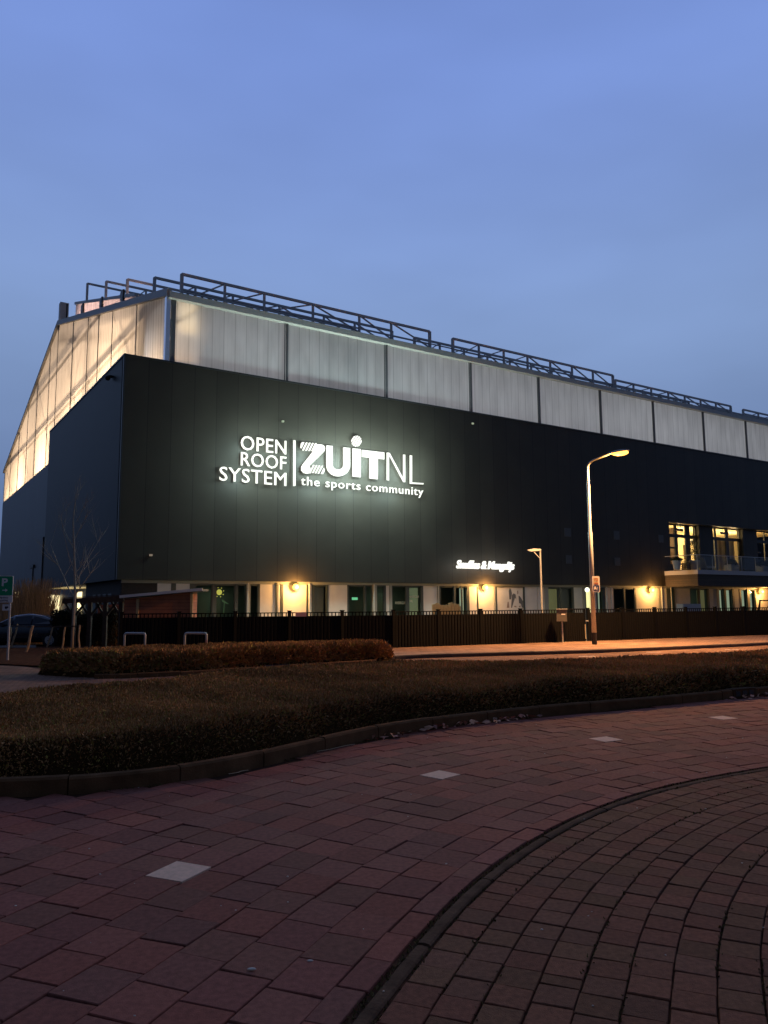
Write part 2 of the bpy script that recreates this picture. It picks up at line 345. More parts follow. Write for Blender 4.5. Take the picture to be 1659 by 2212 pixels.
def resample(pts, step):
    pts = np.array(pts, float); seg = np.hypot(*np.diff(pts, axis=0).T); s = np.r_[0, np.cumsum(seg)]
    n = max(2, int(s[-1] / step) + 1); q = np.linspace(0, s[-1], n); return np.c_[np.interp(q, s, pts[:, 0]), np.interp(q, s, pts[:, 1])]
def smooth(pts, it=40):
    p = resample(pts, .1)
    for _ in range(it): p[1:-1] = (p[:-2] + 2 * p[1:-1] + p[2:]) / 4
    return resample(p, .05)
def extend(pts, back, fwd, kb, kf, step=.1):   # carry the curve on with a given turn (radians per metre)
    pts = [np.array(p, float) for p in pts]
    h = math.atan2(*(pts[1] - pts[0])[::-1]); pre = []; p = pts[0].copy()
    for _ in range(int(back / step)):
        h += kb * step; p = p - step * np.array([math.cos(h), math.sin(h)]); pre.append(p)
    h = math.atan2(*(pts[-1] - pts[-2])[::-1]); post = []; p = pts[-1].copy()
    for _ in range(int(fwd / step)):
        h -= kf * step; p = p + step * np.array([math.cos(h), math.sin(h)]); post.append(p)
    return pre[::-1] + pts + post
curb = [(-.18, 3.29), (-.07, 3.55), (.07, 3.91), (.23, 4.31), (.45, 4.78), (.74, 5.28), (1.04, 5.73), (1.37, 6.17), (1.79, 6.65), (2.35, 7.15), (2.93, 7.56), (3.52, 7.89)]
curb = smooth(extend(curb, 3.4, 11, .10, .035))
kerb = [(-3.39, 7.01), (-3.17, 7.01), (-2.47, 7.2), (-1.84, 7.58), (-1.35, 8.15), (-.95, 8.8), (-.46, 9.45), (-.02, 10.1), (.73, 10.71), (1.42, 11.16), (2.02, 11.6), (2.79, 12.0), (3.63, 12.43), (4.51, 12.86), (5.47, 13.4), (6.9, 14.19)]
kerb = smooth(extend(kerb, 5.5, 9, -.02, -.01), 60)
def normals(p):
    d = np.gradient(p, axis=0); d /= np.hypot(*d.T)[:, None]; return np.c_[-d[:, 1], d[:, 0]]   # to the left of travel
def cum(p): return np.r_[0, np.cumsum(np.hypot(*np.diff(p, axis=0).T))]
NC = normals(curb)
def beyond_kerb(p):                            # True on the hedge side of the kerb
    i = int(np.argmin(np.hypot(kerb[:, 0] - p[0], kerb[:, 1] - p[1]))); nk = KN[i]; return (p - kerb[i]) @ nk > -.02
KN = normals(kerb)

def pave(name, mat, rows, gap, vary, base_tones, clip=True, whites=(), jitter=.0025, wob=.004):
    V = []; Q = []; Cc = []; cells = []
    for (o0, o1, ln, ph, tone) in rows:
        mid = (o0 + o1) / 2; row = curb + NC * mid; s = cum(row); L = s[-1]; a = ph * ln
        inner = curb + NC * o0; outer = curb + NC * o1
        while a < L - ln:
            l = ln * (1 + R_.uniform(-.03, .03) * (vary > 0)) * (0.5 if (R_.random() < vary) else 1)
            b = a + l
            def at(arr, q): return np.array([np.interp(q, s, arr[:, 0]), np.interp(q, s, arr[:, 1])])
            c4 = [at(inner, a), at(outer, a), at(outer, b), at(inner, b)]; c = sum(c4) / 4
            a = b
            if clip and beyond_kerb(c): continue
            if c[1] < 1.2 or c[1] > 22 or abs(c[0]) > 16: continue
            cells.append((c4, c, tone))
    taken = {}
    for i, p in enumerate(whites): taken[int(np.argmin([np.hypot(*(q[1] - p)) for q in cells]))] = i
    if True:
        for ci, (c4, c, tone) in enumerate(cells):
            if ci in taken: white_cells[taken[ci]] = c4; continue
            z = R_.uniform(-jitter, jitter); tx, ty = R_.uniform(-.006, .006), R_.uniform(-.006, .006)
            tn = np.array(base_tones[R_.randrange(len(base_tones))]) * tone * R_.uniform(.86, 1.14)
            b0 = len(V); w = np.array([R_.uniform(-wob, wob), R_.uniform(-wob, wob)])
            for k, (ins, dz) in enumerate(((gap, -.02), (gap, -.004), (gap + .003, 0.0))):
                for p in c4:
                    d = c - p; q = p + d / np.hypot(*d) * ins * 1.35 + w
                    V.append((q[0], q[1], z + dz + tx * (q[0] - c[0]) * 3 + ty * (q[1] - c[1]) * 3)); Cc.append(tn)
            for k in (0, 1):
                for i in range(4): j = (i + 1) % 4; Q.append((b0 + 4 * k + i, b0 + 4 * k + 4 + i, b0 + 4 * k + 4 + j, b0 + 4 * k + j))
            Q.append((b0 + 8, b0 + 11, b0 + 10, b0 + 9)[::-1])
    o = fastmesh(name, V, Q, mat, col=np.array(Cc)); return tag(o, kind='structure')
# sub-base under the near paving
g = MB(); g.quad((-12, .2, -.0125), (18, .2, -.0125), (18, 24, -.0125), (-12, 24, -.0125)); tag(g.build('paving_bed', m_sand), kind='structure')
white_at = [np.array(p) for p in ((-1.27, 5.06), (.42, 7.85), (2.64, 9.87), (5.03, 11.43))]
white_cells = [None] * 4
def row_phase(p):                              # lets a joint fall just before point p in the row that holds it
    j = int(np.argmin(np.hypot(*(curb - p).T))); o_ = float((p - curb[j]) @ NC[j]); k = int((o_ - .16) / .285); row = curb + NC * (.3025 + .285 * k)
    return k, ((cum(row)[int(np.argmin(np.hypot(*(row - p).T)))] - .15) / .3) % 1
kw, pw_ = row_phase(white_at[0])
rows = [(.010, .16, .30, 0.3, 1.12)]
for k in range(26): rows.append((.16 + .285 * k, .445 + .285 * k, .30, (pw_ + .5 * ((k - kw) % 2)) % 1, 1.0))
pave('bike_path', m_tile, rows, .0038, 0.0, [(1, 1, 1), (1.07, .98, .95), (.86, .90, .92), (1.0, .93, .96), (.95, 1.0, .95), (1.1, .95, .9)], whites=white_at)
rows = []
for k in range(44): rows.append((-.112 - .182 * (k + 1), -.112 - .182 * k, .18, R_.random(), 1.0))
pave('clinker_road', m_clink, rows, .0045, .05, [(1, 1, 1), (1.06, .98, .94), (.9, .92, .9), (.94, .98, .88), (1.03, .9, .9)], clip=False, jitter=.0022, wob=.003)
names = ['nearest the viewer, largest and lowest in view', 'second from the viewer, just beyond the nearest one', 'third from the viewer, left of the farthest one', 'farthest along the bend, at right edge']
for i, c4 in enumerate(white_cells):
    if c4 is None:
        p = white_at[i]; j = int(np.argmin(np.hypot(*(curb - p).T))); t_ = np.array([NC[j][1], -NC[j][0]]); n_ = NC[j]
        c4 = [p - t_ * .15 - n_ * .15, p - t_ * .15 + n_ * .15, p + t_ * .15 + n_ * .15, p + t_ * .15 - n_ * .15]
    c = sum(c4) / 4; mb = MB(); pts = [q + (c - q) / np.hypot(*(c - q)) * .006 for q in c4]
    pts = [(q - c) for q in pts][::-1]
    mb.prism_z(pts, -.018, .0035)
    tag(mb.build('white_paving_tile', m_whitetile, loc=(c[0], c[1], 0)), 'white tile in the red bike path, ' + names[i], 'paving tile', 'white marking tiles in the red bike path')
# gutter stone between bike path and clinker road
mb = MB(); s = cum(curb); a = .2
while a < s[-1] - 1.0:
    ln = .98; q = np.linspace(a, a + ln, 9)
    prof = ((-.020, -.03), (-.022, -.006), (-.032, .001), (-.056, .004), (-.082, .001), (-.092, -.006), (-.094, -.03)); vs = []
    dz = R_.uniform(-.003, .003)
    for t_ in q:
        p = np.array([np.interp(t_, s, curb[:, 0]), np.interp(t_, s, curb[:, 1])]); n_ = np.array([np.interp(t_, s, NC[:, 0]), np.interp(t_, s, NC[:, 1])])
        for o_, z_ in prof: vs.append((*(p + n_ * (o_ - .004)), z_ + dz))
    m_ = len(prof); fs = [(i * m_ + k, i * m_ + k + 1, (i + 1) * m_ + k + 1, (i + 1) * m_ + k) for i in range(8) for k in range(m_ - 1)]
    fs += [tuple(range(m_))[::-1], tuple(8 * m_ + k for k in range(m_))]
    mb.add(vs, fs); a += 1.0
tag(mb.build('gutter_stones', m_curb, smooth=False), kind='structure')
# kerb along the hedge bed
def kerb_run(name, line, h, w, ln, mat):
    mb = MB(); s = cum(line); N = normals(line); a = 0.05
    while a < s[-1] - ln:
        q = np.linspace(a + .006, a + ln - .006, 6); vs = []; dz = R_.uniform(-.006, .006); dn = R_.uniform(-.006, .006)
        prof = ((0, -.05), (0.0, h - .02), (.02, h), (w - .015, h), (w, h - .015), (w, -.05))
        for t_ in q:
            p = np.array([np.interp(t_, s, line[:, 0]), np.interp(t_, s, line[:, 1])]); n_ = norm(np.array([np.interp(t_, s, N[:, 0]), np.interp(t_, s, N[:, 1])]))
            for o_, z_ in prof: vs.append((*(p + n_ * (o_ + dn)), z_ + dz))
        m_ = len(prof); fs = [(i * m_ + k, (i + 1) * m_ + k, (i + 1) * m_ + k + 1, i * m_ + k + 1) for i in range(5) for k in range(m_ - 1)]
        fs += [tuple(range(m_)), tuple(5 * m_ + k for k in range(m_))[::-1]]
        mb.add(vs, fs); a += ln
    return tag(mb.build(name, mat), kind='structure')
kerb_run('kerb', kerb, .145, .12, 1.0, m_kerb)

# street behind the hedges, side path at left, sidewalk before the fence
def sheet(name, poly, z, mat):
    mb = MB(); mb.add([(p[0], p[1], z) for p in poly], [tuple(range(len(poly)))]); return tag(mb.build(name, mat), kind='structure')
front_walk = [(-3.2, 20.6), (-1.6, 22.2), (-.35, 23.45), (.18, 24.15), (.9, 24.65), (2.21, 25.1), (6.99, 26.6), (11, 28.5), (15.09, 30.77), (24, 35.6), (46, 47.5)]
sheet('street', [(-30, 8), (-12, 9), (-3, 12), (2, 15), (10, 18), (22, 25), (50, 38), (50, 50), (24, 36), (11, 28.9), (2.2, 25.3), (-1, 23.5), (-3.5, 21.2), (-9, 21), (-12, 24.2), (-30, 26)], -.011, m_road)
fw = smooth(front_walk, 30)
kerb_run('sidewalk_kerb', fw, .11, .12, 1.0, M('walk_kerb', (.07, .055, .045), rough=.9))
wn = normals(fw)
inner_edge = fw + wn * .12
sheet('sidewalk', [tuple(p) for p in inner_edge[::8]] + [(46, 58), (18.6, 38.2), (5.3, 31.5), (.32, 29.0), (-10.6, 26.6), (-6, 21.8)], .098, m_walk)
# parking-bay marks on the street
mk = MB()
for x, y in ((6.2, 25.0), (7.4, 24.6), (9.0, 26.9), (12.2, 28.0), (12.8, 27.3), (14.5, 28.0), (16.2, 29.9)):
    mk.box(x, x + .5, y, y + .1, -.0075, -.0065)
tag(mk.build('road_markings', m_signwhite), kind='structure')
sheet('planting_bed', [(-30, 25.2), (-13, 24.0), (-9.5, 22.0), (-8.8, 20.4), (-6.4, 21.6), (.0, 24.3), (.3, 24.6), (.32, 28.9), (-10.4, 26.3), (-12, 36), (-30, 40)], .03, m_soil)
sheet('parking_ground', [(-60, 34.0), (-12, 33.5), (-12.5, 45), (-60, 120)], -.03, M('parking_asphalt', (.03, .03, .032), rough=.9, noise=.2))
mb = MB(); mb.bar((-24, 32.6, .05), (-14.5, 32.4, .05), .12, .12); tag(mb.build('parking_kerb', m_galv), kind='structure')
yard = [(.32, 29.1), (5.3, 31.55), (18.6, 38.25), (46, 52)] + [LW(95, .2)[:2], LW(.3, .2)[:2], (-10.4, 26.7)]
sheet('yard', yard, .0, m_yard)

# ------------------------------------------------------------------ hedges
def leafy(name, P, Nrm, size, mat, tone, parent=None):
    """many small leaf blades at points P with rough outward directions Nrm"""
    n = len(P); d = Nrm + rng.normal(0, .55, (n, 3)); d /= np.linalg.norm(d, axis=1)[:, None]
    w = np.cross(d, rng.normal(0, 1, (n, 3))); w /= np.linalg.norm(w, axis=1)[:, None]
    L = (size * rng.uniform(.6, 1.7, n))[:, None]; wd = L * rng.uniform(.10, .26, n)[:, None]
    V = np.empty((n, 4, 3)); V[:, 0] = P - w * wd * .4; V[:, 1] = P + d * L * .55 - w * wd; V[:, 2] = P + d * L; V[:, 3] = P + d * L * .45 + w * wd
    Q = np.arange(n * 4).reshape(n, 4); c = np.repeat(tone, 4, axis=0); return fastmesh(name, V.reshape(-1, 3), Q, mat, parent, col=c)
def inside(poly, x, y):
    r = np.zeros(len(x), bool); j = len(poly) - 1
    for i in range(len(poly)):
        xi, yi = poly[i]; xj, yj = poly[j]
        c = ((yi > y) != (yj > y)) & (x < (xj - xi) * (y - yi) / (yj - yi + 1e-12) + xi); r ^= c; j = i
    return r
def edge_dist(poly, x, y):
    d = np.full(len(x), 9.)
    for i in range(len(poly)):
        a = np.array(poly[i]); b = np.array(poly[(i + 1) % len(poly)]); ab = b - a; t = np.clip(((x - a[0]) * ab[0] + (y - a[1]) * ab[1]) / (ab @ ab), 0, 1)
        d = np.minimum(d, np.hypot(x - a[0] - t * ab[0], y - a[1] - t * ab[1]))
    return d
def lumps(x, y, s): return (np.sin(x * 1.7 * s + 1.3 * np.sin(y * 1.1 * s)) + np.sin(y * 2.3 * s + 1.7 * np.sin(x * .9 * s + 2)) + .6 * np.sin(x * 5.1 * s + y * 3.7 * s)) / 2.6
def hedge(poly, h, n, label, z0=.05, size=.032, near=None):
    x0, y0 = np.min(poly, axis=0); x1, y1 = np.max(poly, axis=0)
    root = thing('hedge', label, 'hedge', (0, 0, 0))
    def prof(x, y):
        e = edge_dist(poly, x, y); t = np.clip(e / .22, 0, 1); return z0 + (h - z0) * np.sqrt(1 - (1 - t) ** 2) + .035 * lumps(x, y, 1.6) * t
    # dense woody body
    st = .16; gx = np.arange(x0, x1 + st, st); gy = np.arange(y0, y1 + st, st); X, Y = np.meshgrid(gx, gy); ins = inside(poly, X.ravel(), Y.ravel()).reshape(X.shape)
    Zt = prof(X.ravel(), Y.ravel()).reshape(X.shape) - .03; Zt = np.where(ins, Zt, -.02); nx = len(gx)
    V = np.c_[X.ravel(), Y.ravel(), Zt.ravel()]; Q = []
    for j in range(len(gy) - 1):
        for i in range(nx - 1):
            if ins[j, i] or ins[j + 1, i] or ins[j, i + 1] or ins[j + 1, i + 1]: Q.append((j * nx + i, j * nx + i + 1, (j + 1) * nx + i + 1, (j + 1) * nx + i))
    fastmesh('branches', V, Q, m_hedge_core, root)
    # leaf skin, denser close to the viewer
    P = []; cnt = 0
    while cnt < n:
        x = rng.uniform(x0, x1, 60000); y = rng.uniform(y0, y1, 60000); k = inside(poly, x, y); x, y = x[k], y[k]
        D = np.hypot(x, y); pk = np.clip((8.5 / D) ** 1.3, 0, 1) if near else np.ones(len(x)); e = edge_dist(poly, x, y)
        pk = pk * np.where(e < .22, 1.0, .62); k = rng.random(len(x)) < pk; P.append(np.c_[x[k], y[k]]); cnt += k.sum()
    P = np.concatenate(P)[:n]; x, y = P.T; z = prof(x, y); e = edge_dist(poly, x, y)
    side = (e < .22); zz = np.where(side, z0 + (z - z0) * np.sqrt(rng.random(n)), z - rng.random(n) ** 2 * .05)
    # outward direction from the height field
    eps = .04; gx_ = (prof(x + eps, y) - prof(x - eps, y)) / (2 * eps); gy_ = (prof(x, y + eps) - prof(x, y - eps)) / (2 * eps)
    N = np.c_[-gx_, -gy_, np.ones(n)]; N /= np.linalg.norm(N, axis=1)[:, None]
    patch = .5 + .5 * lumps(x, y, .9); tn = (.55 + .6 * patch)[:, None] * rng.uniform(.72, 1.28, (n, 1)) * np.array([1, 1, 1.]); g_ = rng.random(n) < .15
    tn[g_] *= np.array([.8, 1.2, .7]); D = np.hypot(x, y)
    sz = size * np.clip(D / 9, .8, 2.1) 
    leafy('foliage', np.c_[x, y, zz], N, sz, m_hedge, tn, root)
    k = rng.choice(n, n // 110, replace=False); kk = len(k)      # a few thin shoots stand proud
    V = np.empty((kk, 4, 3)); L_ = rng.uniform(.04, .13, kk)[:, None]; dd = N[k] + rng.normal(0, .35, (kk, 3)); b_ = np.c_[x[k], y[k], z[k] - .02]; w_ = np.array([.0022, .0008, 0])
    V[:, 0] = b_ - w_; V[:, 1] = b_ + w_; V[:, 2] = b_ + dd * L_ + w_ * .3; V[:, 3] = b_ + dd * L_ - w_ * .3
    fastmesh('shoots', V.reshape(-1, 3), np.arange(kk * 4).reshape(kk, 4), m_hedge, root, col=np.full((kk * 4, 3), 1.3))
    return root
front = kerb + KN * .30
h1 = [tuple(p) for p in front[::12] if -5.8 < p[0] < 12.5]
back = [(13.5, 22.2), (9.68, 19.9), (5.1, 17.6), (2.97, 16.95), (.13, 17.3), (-1.71, 16.1), (-3.02, 15.2), (-3.8, 13.5), (-4.95, 12.4), (-5.74, 11.7), (-6.6, 11.2)]
hedge(h1 + back, .42, 430000, 'broad low brown hedge filling the kerbed bed behind the red bike path', near=True)
h2 = [(-8.75, 19.95), (-8.5, 19.65), (-7.4, 19.0), (-6.42, 18.75), (-4.94, 19.4), (-2.87, 21.0), (-1.2, 22.35), (-.05, 23.35), (.22, 24.0), (-.15, 24.5), (-1.3, 24.2), (-4.5, 22.8), (-7.4, 21.3)]
hedge(h2, .5, 110000, 'narrow clipped hedge with rounded ends in front of the bicycle stands', size=.045)
h2k = smooth([(-6.9, 18.45), (-6.4, 18.4), (-4.85, 19.1), (-2.7, 20.7), (-1.0, 22.1), (.2, 23.1)], 20)
kerb_run('hedge_kerb', h2k, .10, .10, 1.0, m_kerb)

# dead leaves and bits along the kerb
mb_v = []; mb_q = []; cc = []
for _ in range(2600):
    i = R_.randrange(20, len(kerb) - 20); u = R_.random()
    if math.sin(i * .035) + math.sin(i * .013 + 2) + R_.uniform(-.8, .8) < .25: continue
    p = kerb[i] - KN[i] * (abs(R_.gauss(0, .085)) + .02); a = R_.uniform(0, 6.28); s_ = R_.uniform(.02, .075)
    b0 = len(mb_v); up = R_.uniform(.0, .07); c, sn = math.cos(a), math.sin(a)
    for dx, dy, dz in ((-1, 0, .7), (0, -.55, .1), (1.1, 0, .8), (0, .55, 1.0)): mb_v.append((p[0] + s_ * (dx * c - dy * sn), p[1] + s_ * (dx * sn + dy * c), .008 + dz * up))
    mb_q.append((b0, b0 + 1, b0 + 2, b0 + 3)); t_ = R_.uniform(.35, 1.5); cc += [(t_, t_ * R_.uniform(.8, 1.1), t_)] * 4
tag(fastmesh('fallen_leaves', mb_v, mb_q, m_leaf, col=np.array(cc)), kind='stuff')
mb = MB()
for _ in range(130):
    x, y = R_.uniform(-3.5, 6), R_.uniform(2.6, 11)
    if beyond_kerb(np.array([x, y])): continue
    s_ = R_.uniform(.003, .009); mb.sphere((x, y, .004), s_, 6, 4, (1, R_.uniform(.5, 1), .35))
for x, y, s_ in ((-.62, 3.75, .022), (-.36, 3.83, .016), (-.77, 3.22, .02)): mb.sphere((x, y, .004), s_, 8, 4, (1, .4, .25))
tag(mb.build('pebbles', m_pebble, smooth=True), kind='stuff')
for (x0, y0), (x1, y1), lb in (((-.78, 9.0), (-.36, 9.45), 'thin pale twig lying against the kerb beside the leaves'), ((-1.55, 7.85), (-1.38, 8.02), 'short bent twig on the bike path at the kerb bend')):
    mb = MB(); n_ = 6; mb.tube([(x0 + (x1 - x0) * k / n_ + .02 * math.sin(k), y0 + (y1 - y0) * k / n_, .014) for k in range(n_ + 1)], .0032, 6)
    tag(mb.build('twig', M('twig_bark', (.6, .45, .28), rough=1, spec=0)), lb, 'twig')
# moss and weeds in the joints
MP = []
for i in range(10, len(curb) - 10):
    for _ in range(14): MP.append((*(curb[i] + NC[i] * R_.choice((-.016, -.016, -.112)) + np.array([R_.gauss(0, .006), R_.gauss(0, .006)])), -.012))
for k in range(1, 30):
    o_ = -.112 - .182 * k
    for i in range(0, len(curb) - 2):
        if math.sin(i * .05 + k * 2.1) + math.sin(i * .021 * k) > .55:
            for _ in range(4): MP.append((*(curb[i] + NC[i] * o_ + np.array([R_.gauss(0, .007), R_.gauss(0, .007)])), -.009))
for i in range(0, len(kerb) - 2):
    if math.sin(i * .11) + math.sin(i * .043) > .2:
        for _ in range(8): MP.append((*(kerb[i] - KN[i] * (abs(R_.gauss(0, .018)) + .004)), -.002))
MP = np.array(MP); MP = MP[(MP[:, 1] > 1.5) & (np.hypot(MP[:, 0], MP[:, 1]) < 15)]; nM = len(MP)
tag(leafy('moss', MP, np.tile([0, 0, .5], (nM, 1)), .018, M('moss_green', (.13, .10, .04), rough=1, spec=0, attr=True), rng.uniform(.4, 1.5, (nM, 1)) * np.ones((1, 3))), kind='stuff')
# drain inlet in the kerb at right
i = int(np.argmin(np.hypot(kerb[:, 0] - 6.35, kerb[:, 1] - 13.85))); dv = norm(kerb[i + 4] - kerb[i - 4]); a = math.atan2(dv[1], dv[0])
root = thing('kerb_drain', 'cast drain inlet with three dark openings set in the kerb', 'drain', (kerb[i][0], kerb[i][1], 0), a)
MB().box(-.30, .30, -.015, .16, .0, .155).build('drain_body', M('cast_iron', (.09, .05, .025), rough=.9, spec=.05), root)
for k in (-1, 0, 1): MB().box(k * .18 - .06, k * .18 + .06, -.021, -.016, .03, .12).build('opening', m_black, root)  # flat black plates stand in for the shade inside the holes

# ------------------------------------------------------------------ the sports hall
hall = thing('sports_hall', 'long dark clad sports hall with a translucent upper band and gable', 'sports hall', LW(0, 0), ANG)
X1 = 95.0; YB = 21.5; XG = 2.33; YE = 67.0; YR = 33.3; ZE = 18.9; ZR = 27.85; ZB_ = 14.95; ZL = 3.08
OX0, OX1, OZ0, OZ1 = 44.8, 66.0, 4.5, 8.42    # the terrace opening in the long facade
def P(name, mb, mat, par=hall, **k): return mb.build(name, mat, par, **k)
b = MB(); b.box(0, OX0, 0, .4, ZL, ZB_); b.box(OX0, OX1, 0, .4, OZ1, ZB_); b.box(OX1, X1, 0, .4, ZL, ZB_); b.box(OX0, OX1, 0, .4, ZL, OZ0 - .02)
P('front_cladding', b, m_clad)
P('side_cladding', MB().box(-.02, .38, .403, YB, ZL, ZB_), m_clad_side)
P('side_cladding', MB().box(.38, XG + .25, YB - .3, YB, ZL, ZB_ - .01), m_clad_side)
b = MB(); b.box(-.06, X1, -.06, .46, ZB_ + .002, ZB_ + .09); b.box(-.06, .46, .463, YB + .05, ZB_ + .002, ZB_ + .09); P('coping', b, m_coping)
P('lower_roof', MB().box(.3, XG + .1, .3, YB - .1, ZB_ - .5, ZB_ - .12), m_roof)
P('corner_trim', MB().box(-.045, .05, -.025, .08, ZL, ZB_), m_coping)
P('rear_side_cladding', MB().box(XG, XG + .3, YB + .002, YE + .6, 0, 15.0), m_clad_low)
# soffit under the overhanging box
P('soffit', MB().box(0, X1, .405, YB - .35, ZL, ZL + .05), m_black)
# gable of polycarbonate with its glazing bars
b = MB(); b.add([(XG, 0.12, 15.0), (XG, YE, 15.0), (XG, YE, ZE), (XG, YR, ZR), (XG, .12, ZE)], [(0, 1, 2, 3, 4)])
P('gable_glazing', b, m_gable)
def zroof(y): return ZE + (ZR - ZE) * (y / YR if y < YR else (YE - y) / (YE - YR))
for y in (.6, 6.7, 12.9, 17.1, 20.8, 26.6, 33.5, 37.4, 44.0, 49.6, 55.5, 61.7, 66.8):
    P('mullion', MB().box(XG - .05, XG - .003, y - .045, y + .045, 15.02, zroof(y) - .15), m_greypost)
b = MB(); b.bar((XG - .10, -.15, ZE), (XG - .10, YR, ZR), .26, .42); b.bar((XG - .10, YR, ZR), (XG - .10, YE + .1, ZE), .26, .30); P('verge_trim', b, m_steel)
# steel structure just inside the gable: its shadow shows on the sheets
b = MB()
for z in (18.9, 23.1):
    b.bar((XG + .55, 1 if z < 19 else 16, z), (XG + .55, 66 if z < 19 else 50, z), .22, .28)
for y in (20.8, 26.6, 44.0, 55.5): b.bar((XG + .6, y, 15), (XG + .6, y, zroof(y) - .3), .3, .3)
for (ya, za, yb, zb) in ((23, 15.3, 28.6, 22.5), (28.6, 15.3, 23.2, 22.3), (60, 15.3, 66, 18.8), (66, 15.3, 60, 18.8), (48, 15.3, 55, 20.8), (36, 16, 43, 23), (7, 15.2, 12.5, 21.5)): b.bar((XG + .5, ya, za), (XG + .5, yb, zb), .10)
P('gable_steelwork', b, m_steel)
b = MB(); b.bar((XG + 1.3, .6, ZE - 2.0), (XG + 1.3, YR, ZR - 2.5), .9, .06); P('gable_shade_slat', b, m_roof)  # unseen slat added inside to cast a sloping shade line on the gable
# translucent band above the long facade
posts = [2.45, 9.53, 16.69, 23.79, 30.37, 37.11, 43.62, 50.5, 57.02, 63.6, 70.2]
for x0, x1 in zip(posts[:-1], posts[1:]):
    P('band_glazing', MB().quad((x0 + .06, .14, ZB_ + .05), (x1 - .03, .14, ZB_ + .05), (x1 - .03, .14, 18.62), (x0 + .06, .14, 18.62)), m_strip)
for i, x in enumerate(posts[1:]):
    P('band_post', MB().box(x - .055, x + .055, .02, .13, ZB_ + .09, 18.6), m_greypost)
    P('downpipe', MB().tube([(x - .16, .07, ZB_ + .1), (x - .16, .07, 18.6)], .035, 8), m_greypost)
P('corner_post', MB().box(XG - .20, XG + .04, -.02, .30, ZB_ + .1, ZE - .2), m_post)
P('corner_post', MB().box(XG + .103, XG + .37, .06, .13, ZB_, ZE - .25), m_greypost)
b = MB(); b.box(XG - .1, X1, -.22, .16, 18.60, 18.96); P('gutter', b, m_gutter)
# roof planes with the inner lining
b = MB(); b.bar((0, 0, 0), (0, 0, 1), .01); b = MB()
for ya, yb in ((0, YR), (YR, YE)):
    za, zb = zroof(ya), zroof(yb)
    b.add([(XG - .02, ya, za), (X1, ya, za), (X1, yb, zb), (XG - .02, yb, zb), (XG - .02, ya, za + .12), (X1, ya, za + .12), (X1, yb, zb + .12), (XG - .02, yb, zb + .12)],
          [(3, 2, 1, 0), (4, 5, 6, 7), (0, 1, 5, 4), (1, 2, 6, 5), (2, 3, 7, 6), (3, 0, 4, 7)])
P('roof', b, m_roof)
b = MB(); b.box(XG + .3, X1, YE, YE + .3, 0, ZE); b.box(X1, X1 + .3, 0, YE, 0, ZE); P('rear_wall', b, m_clad_low)
# roof rails: long light frames in which the roof panels slide
def rail_frame(xs, y, ztop, zbot, apex):
    b = MB(); b.bar((xs[0], y, ztop), (xs[-1], y, ztop), .12, .15); b.bar((xs[0], y, zbot + .45), (xs[-1], y, zbot + .45), .08, .10)
    for x in xs: b.bar((x, y, zbot), (x, y, ztop), .13 if x not in (xs[0], xs[-1]) else .17)
    for i in range(len(xs) - 1):
        if i < apex: b.bar((xs[i] + .3 * (xs[i + 1] - xs[i]) if i == 0 else xs[i], y, zbot + .2), (xs[i + 1], y, ztop), .08)
        else: b.bar((xs[i], y, ztop), (xs[i + 1], y, zbot + .2), .08)
    return P('roof_rail_frame', b, m_steel)
def spans(a, b_, n): return [a + (b_ - a) * k / n for k in range(n + 1)]
runs = [([3.28, 5.88, 8.41, 11.75, 15.18, 17.7, 20.92], 20.62), (spans(22.96, 39.8, 7), 20.5), (spans(40.05, 56.25, 7), 20.15), (spans(58.26, 76, 7), 20.1)]
for xs, zt in runs: rail_frame(xs, 1.0, zt, zroof(1.0) + .1, 3)
for xs, zt in runs: rail_frame([x - .35 for x in xs], 5.2, 21.9 - (20.62 - zt), zroof(5.2) + .1, 3)
for y, zt in ((11.0, 23.9), (17.2, 26.05), (23.9, 28.35)):
    rail_frame(spans(2.75, 20.6, 6), y, zt, zroof(y) + .1, 3)
for y in (11.0, 17.2, 23.9): P('rail_foot', MB().box(2.38, 2.52, y - .35, y + .35, zroof(y), zroof(y) + 1.15), m_black)
b = MB()
for x0 in (3.4, 24.6, 47.5):
    b = MB()
    for k in range(5): b.bar((x0 + k * .42, .2, 19.12), (x0 + k * .42, 1.6, 19.5), .12, .1)
    b.bar((x0 - .2, .3, 19.03), (x0 + 2.1, .3, 19.03), .2, .1)
    P('roof_panel_stack', b, m_black)
P('walkway_rail', MB().bar((20.9, 1.0, 19.75), (23.0, 1.0, 19.75), .07), m_steel)
# raised roof light and the ridge housing at the top of the gable
b = MB(); b.add([(2.55, 7.9, zroof(7.9) + .1), (2.55, 27.3, zroof(27.3) + .1), (2.55, 27.3, 27.75), (2.55, 7.9, 21.6)], [(0, 1, 2, 3)]); P('roof_light', b, m_skylight)
b = MB(); b.bar((2.55, 7.9, 21.65), (2.55, 27.4, 27.78), .2, .22); P('roof_light_frame', b, m_steel)
b = MB(); b.add([(2.6, 7.9, 21.68), (9, 7.9, 21.68), (9, 27.4, 27.8), (2.6, 27.4, 27.8)], [(0, 1, 2, 3)]); P('roof_light_cover', b, m_roof)
P('ridge_housing', MB().box(2.3, 3.05, 33.2, 33.9, 27.2, 29.9), m_gutter)
P('recess_shade_plate', MB().box(2.82, 2.95, 33.18, 33.198, 27.6, 29.8), m_black)  # flat black plate painted in for the shade of a recess
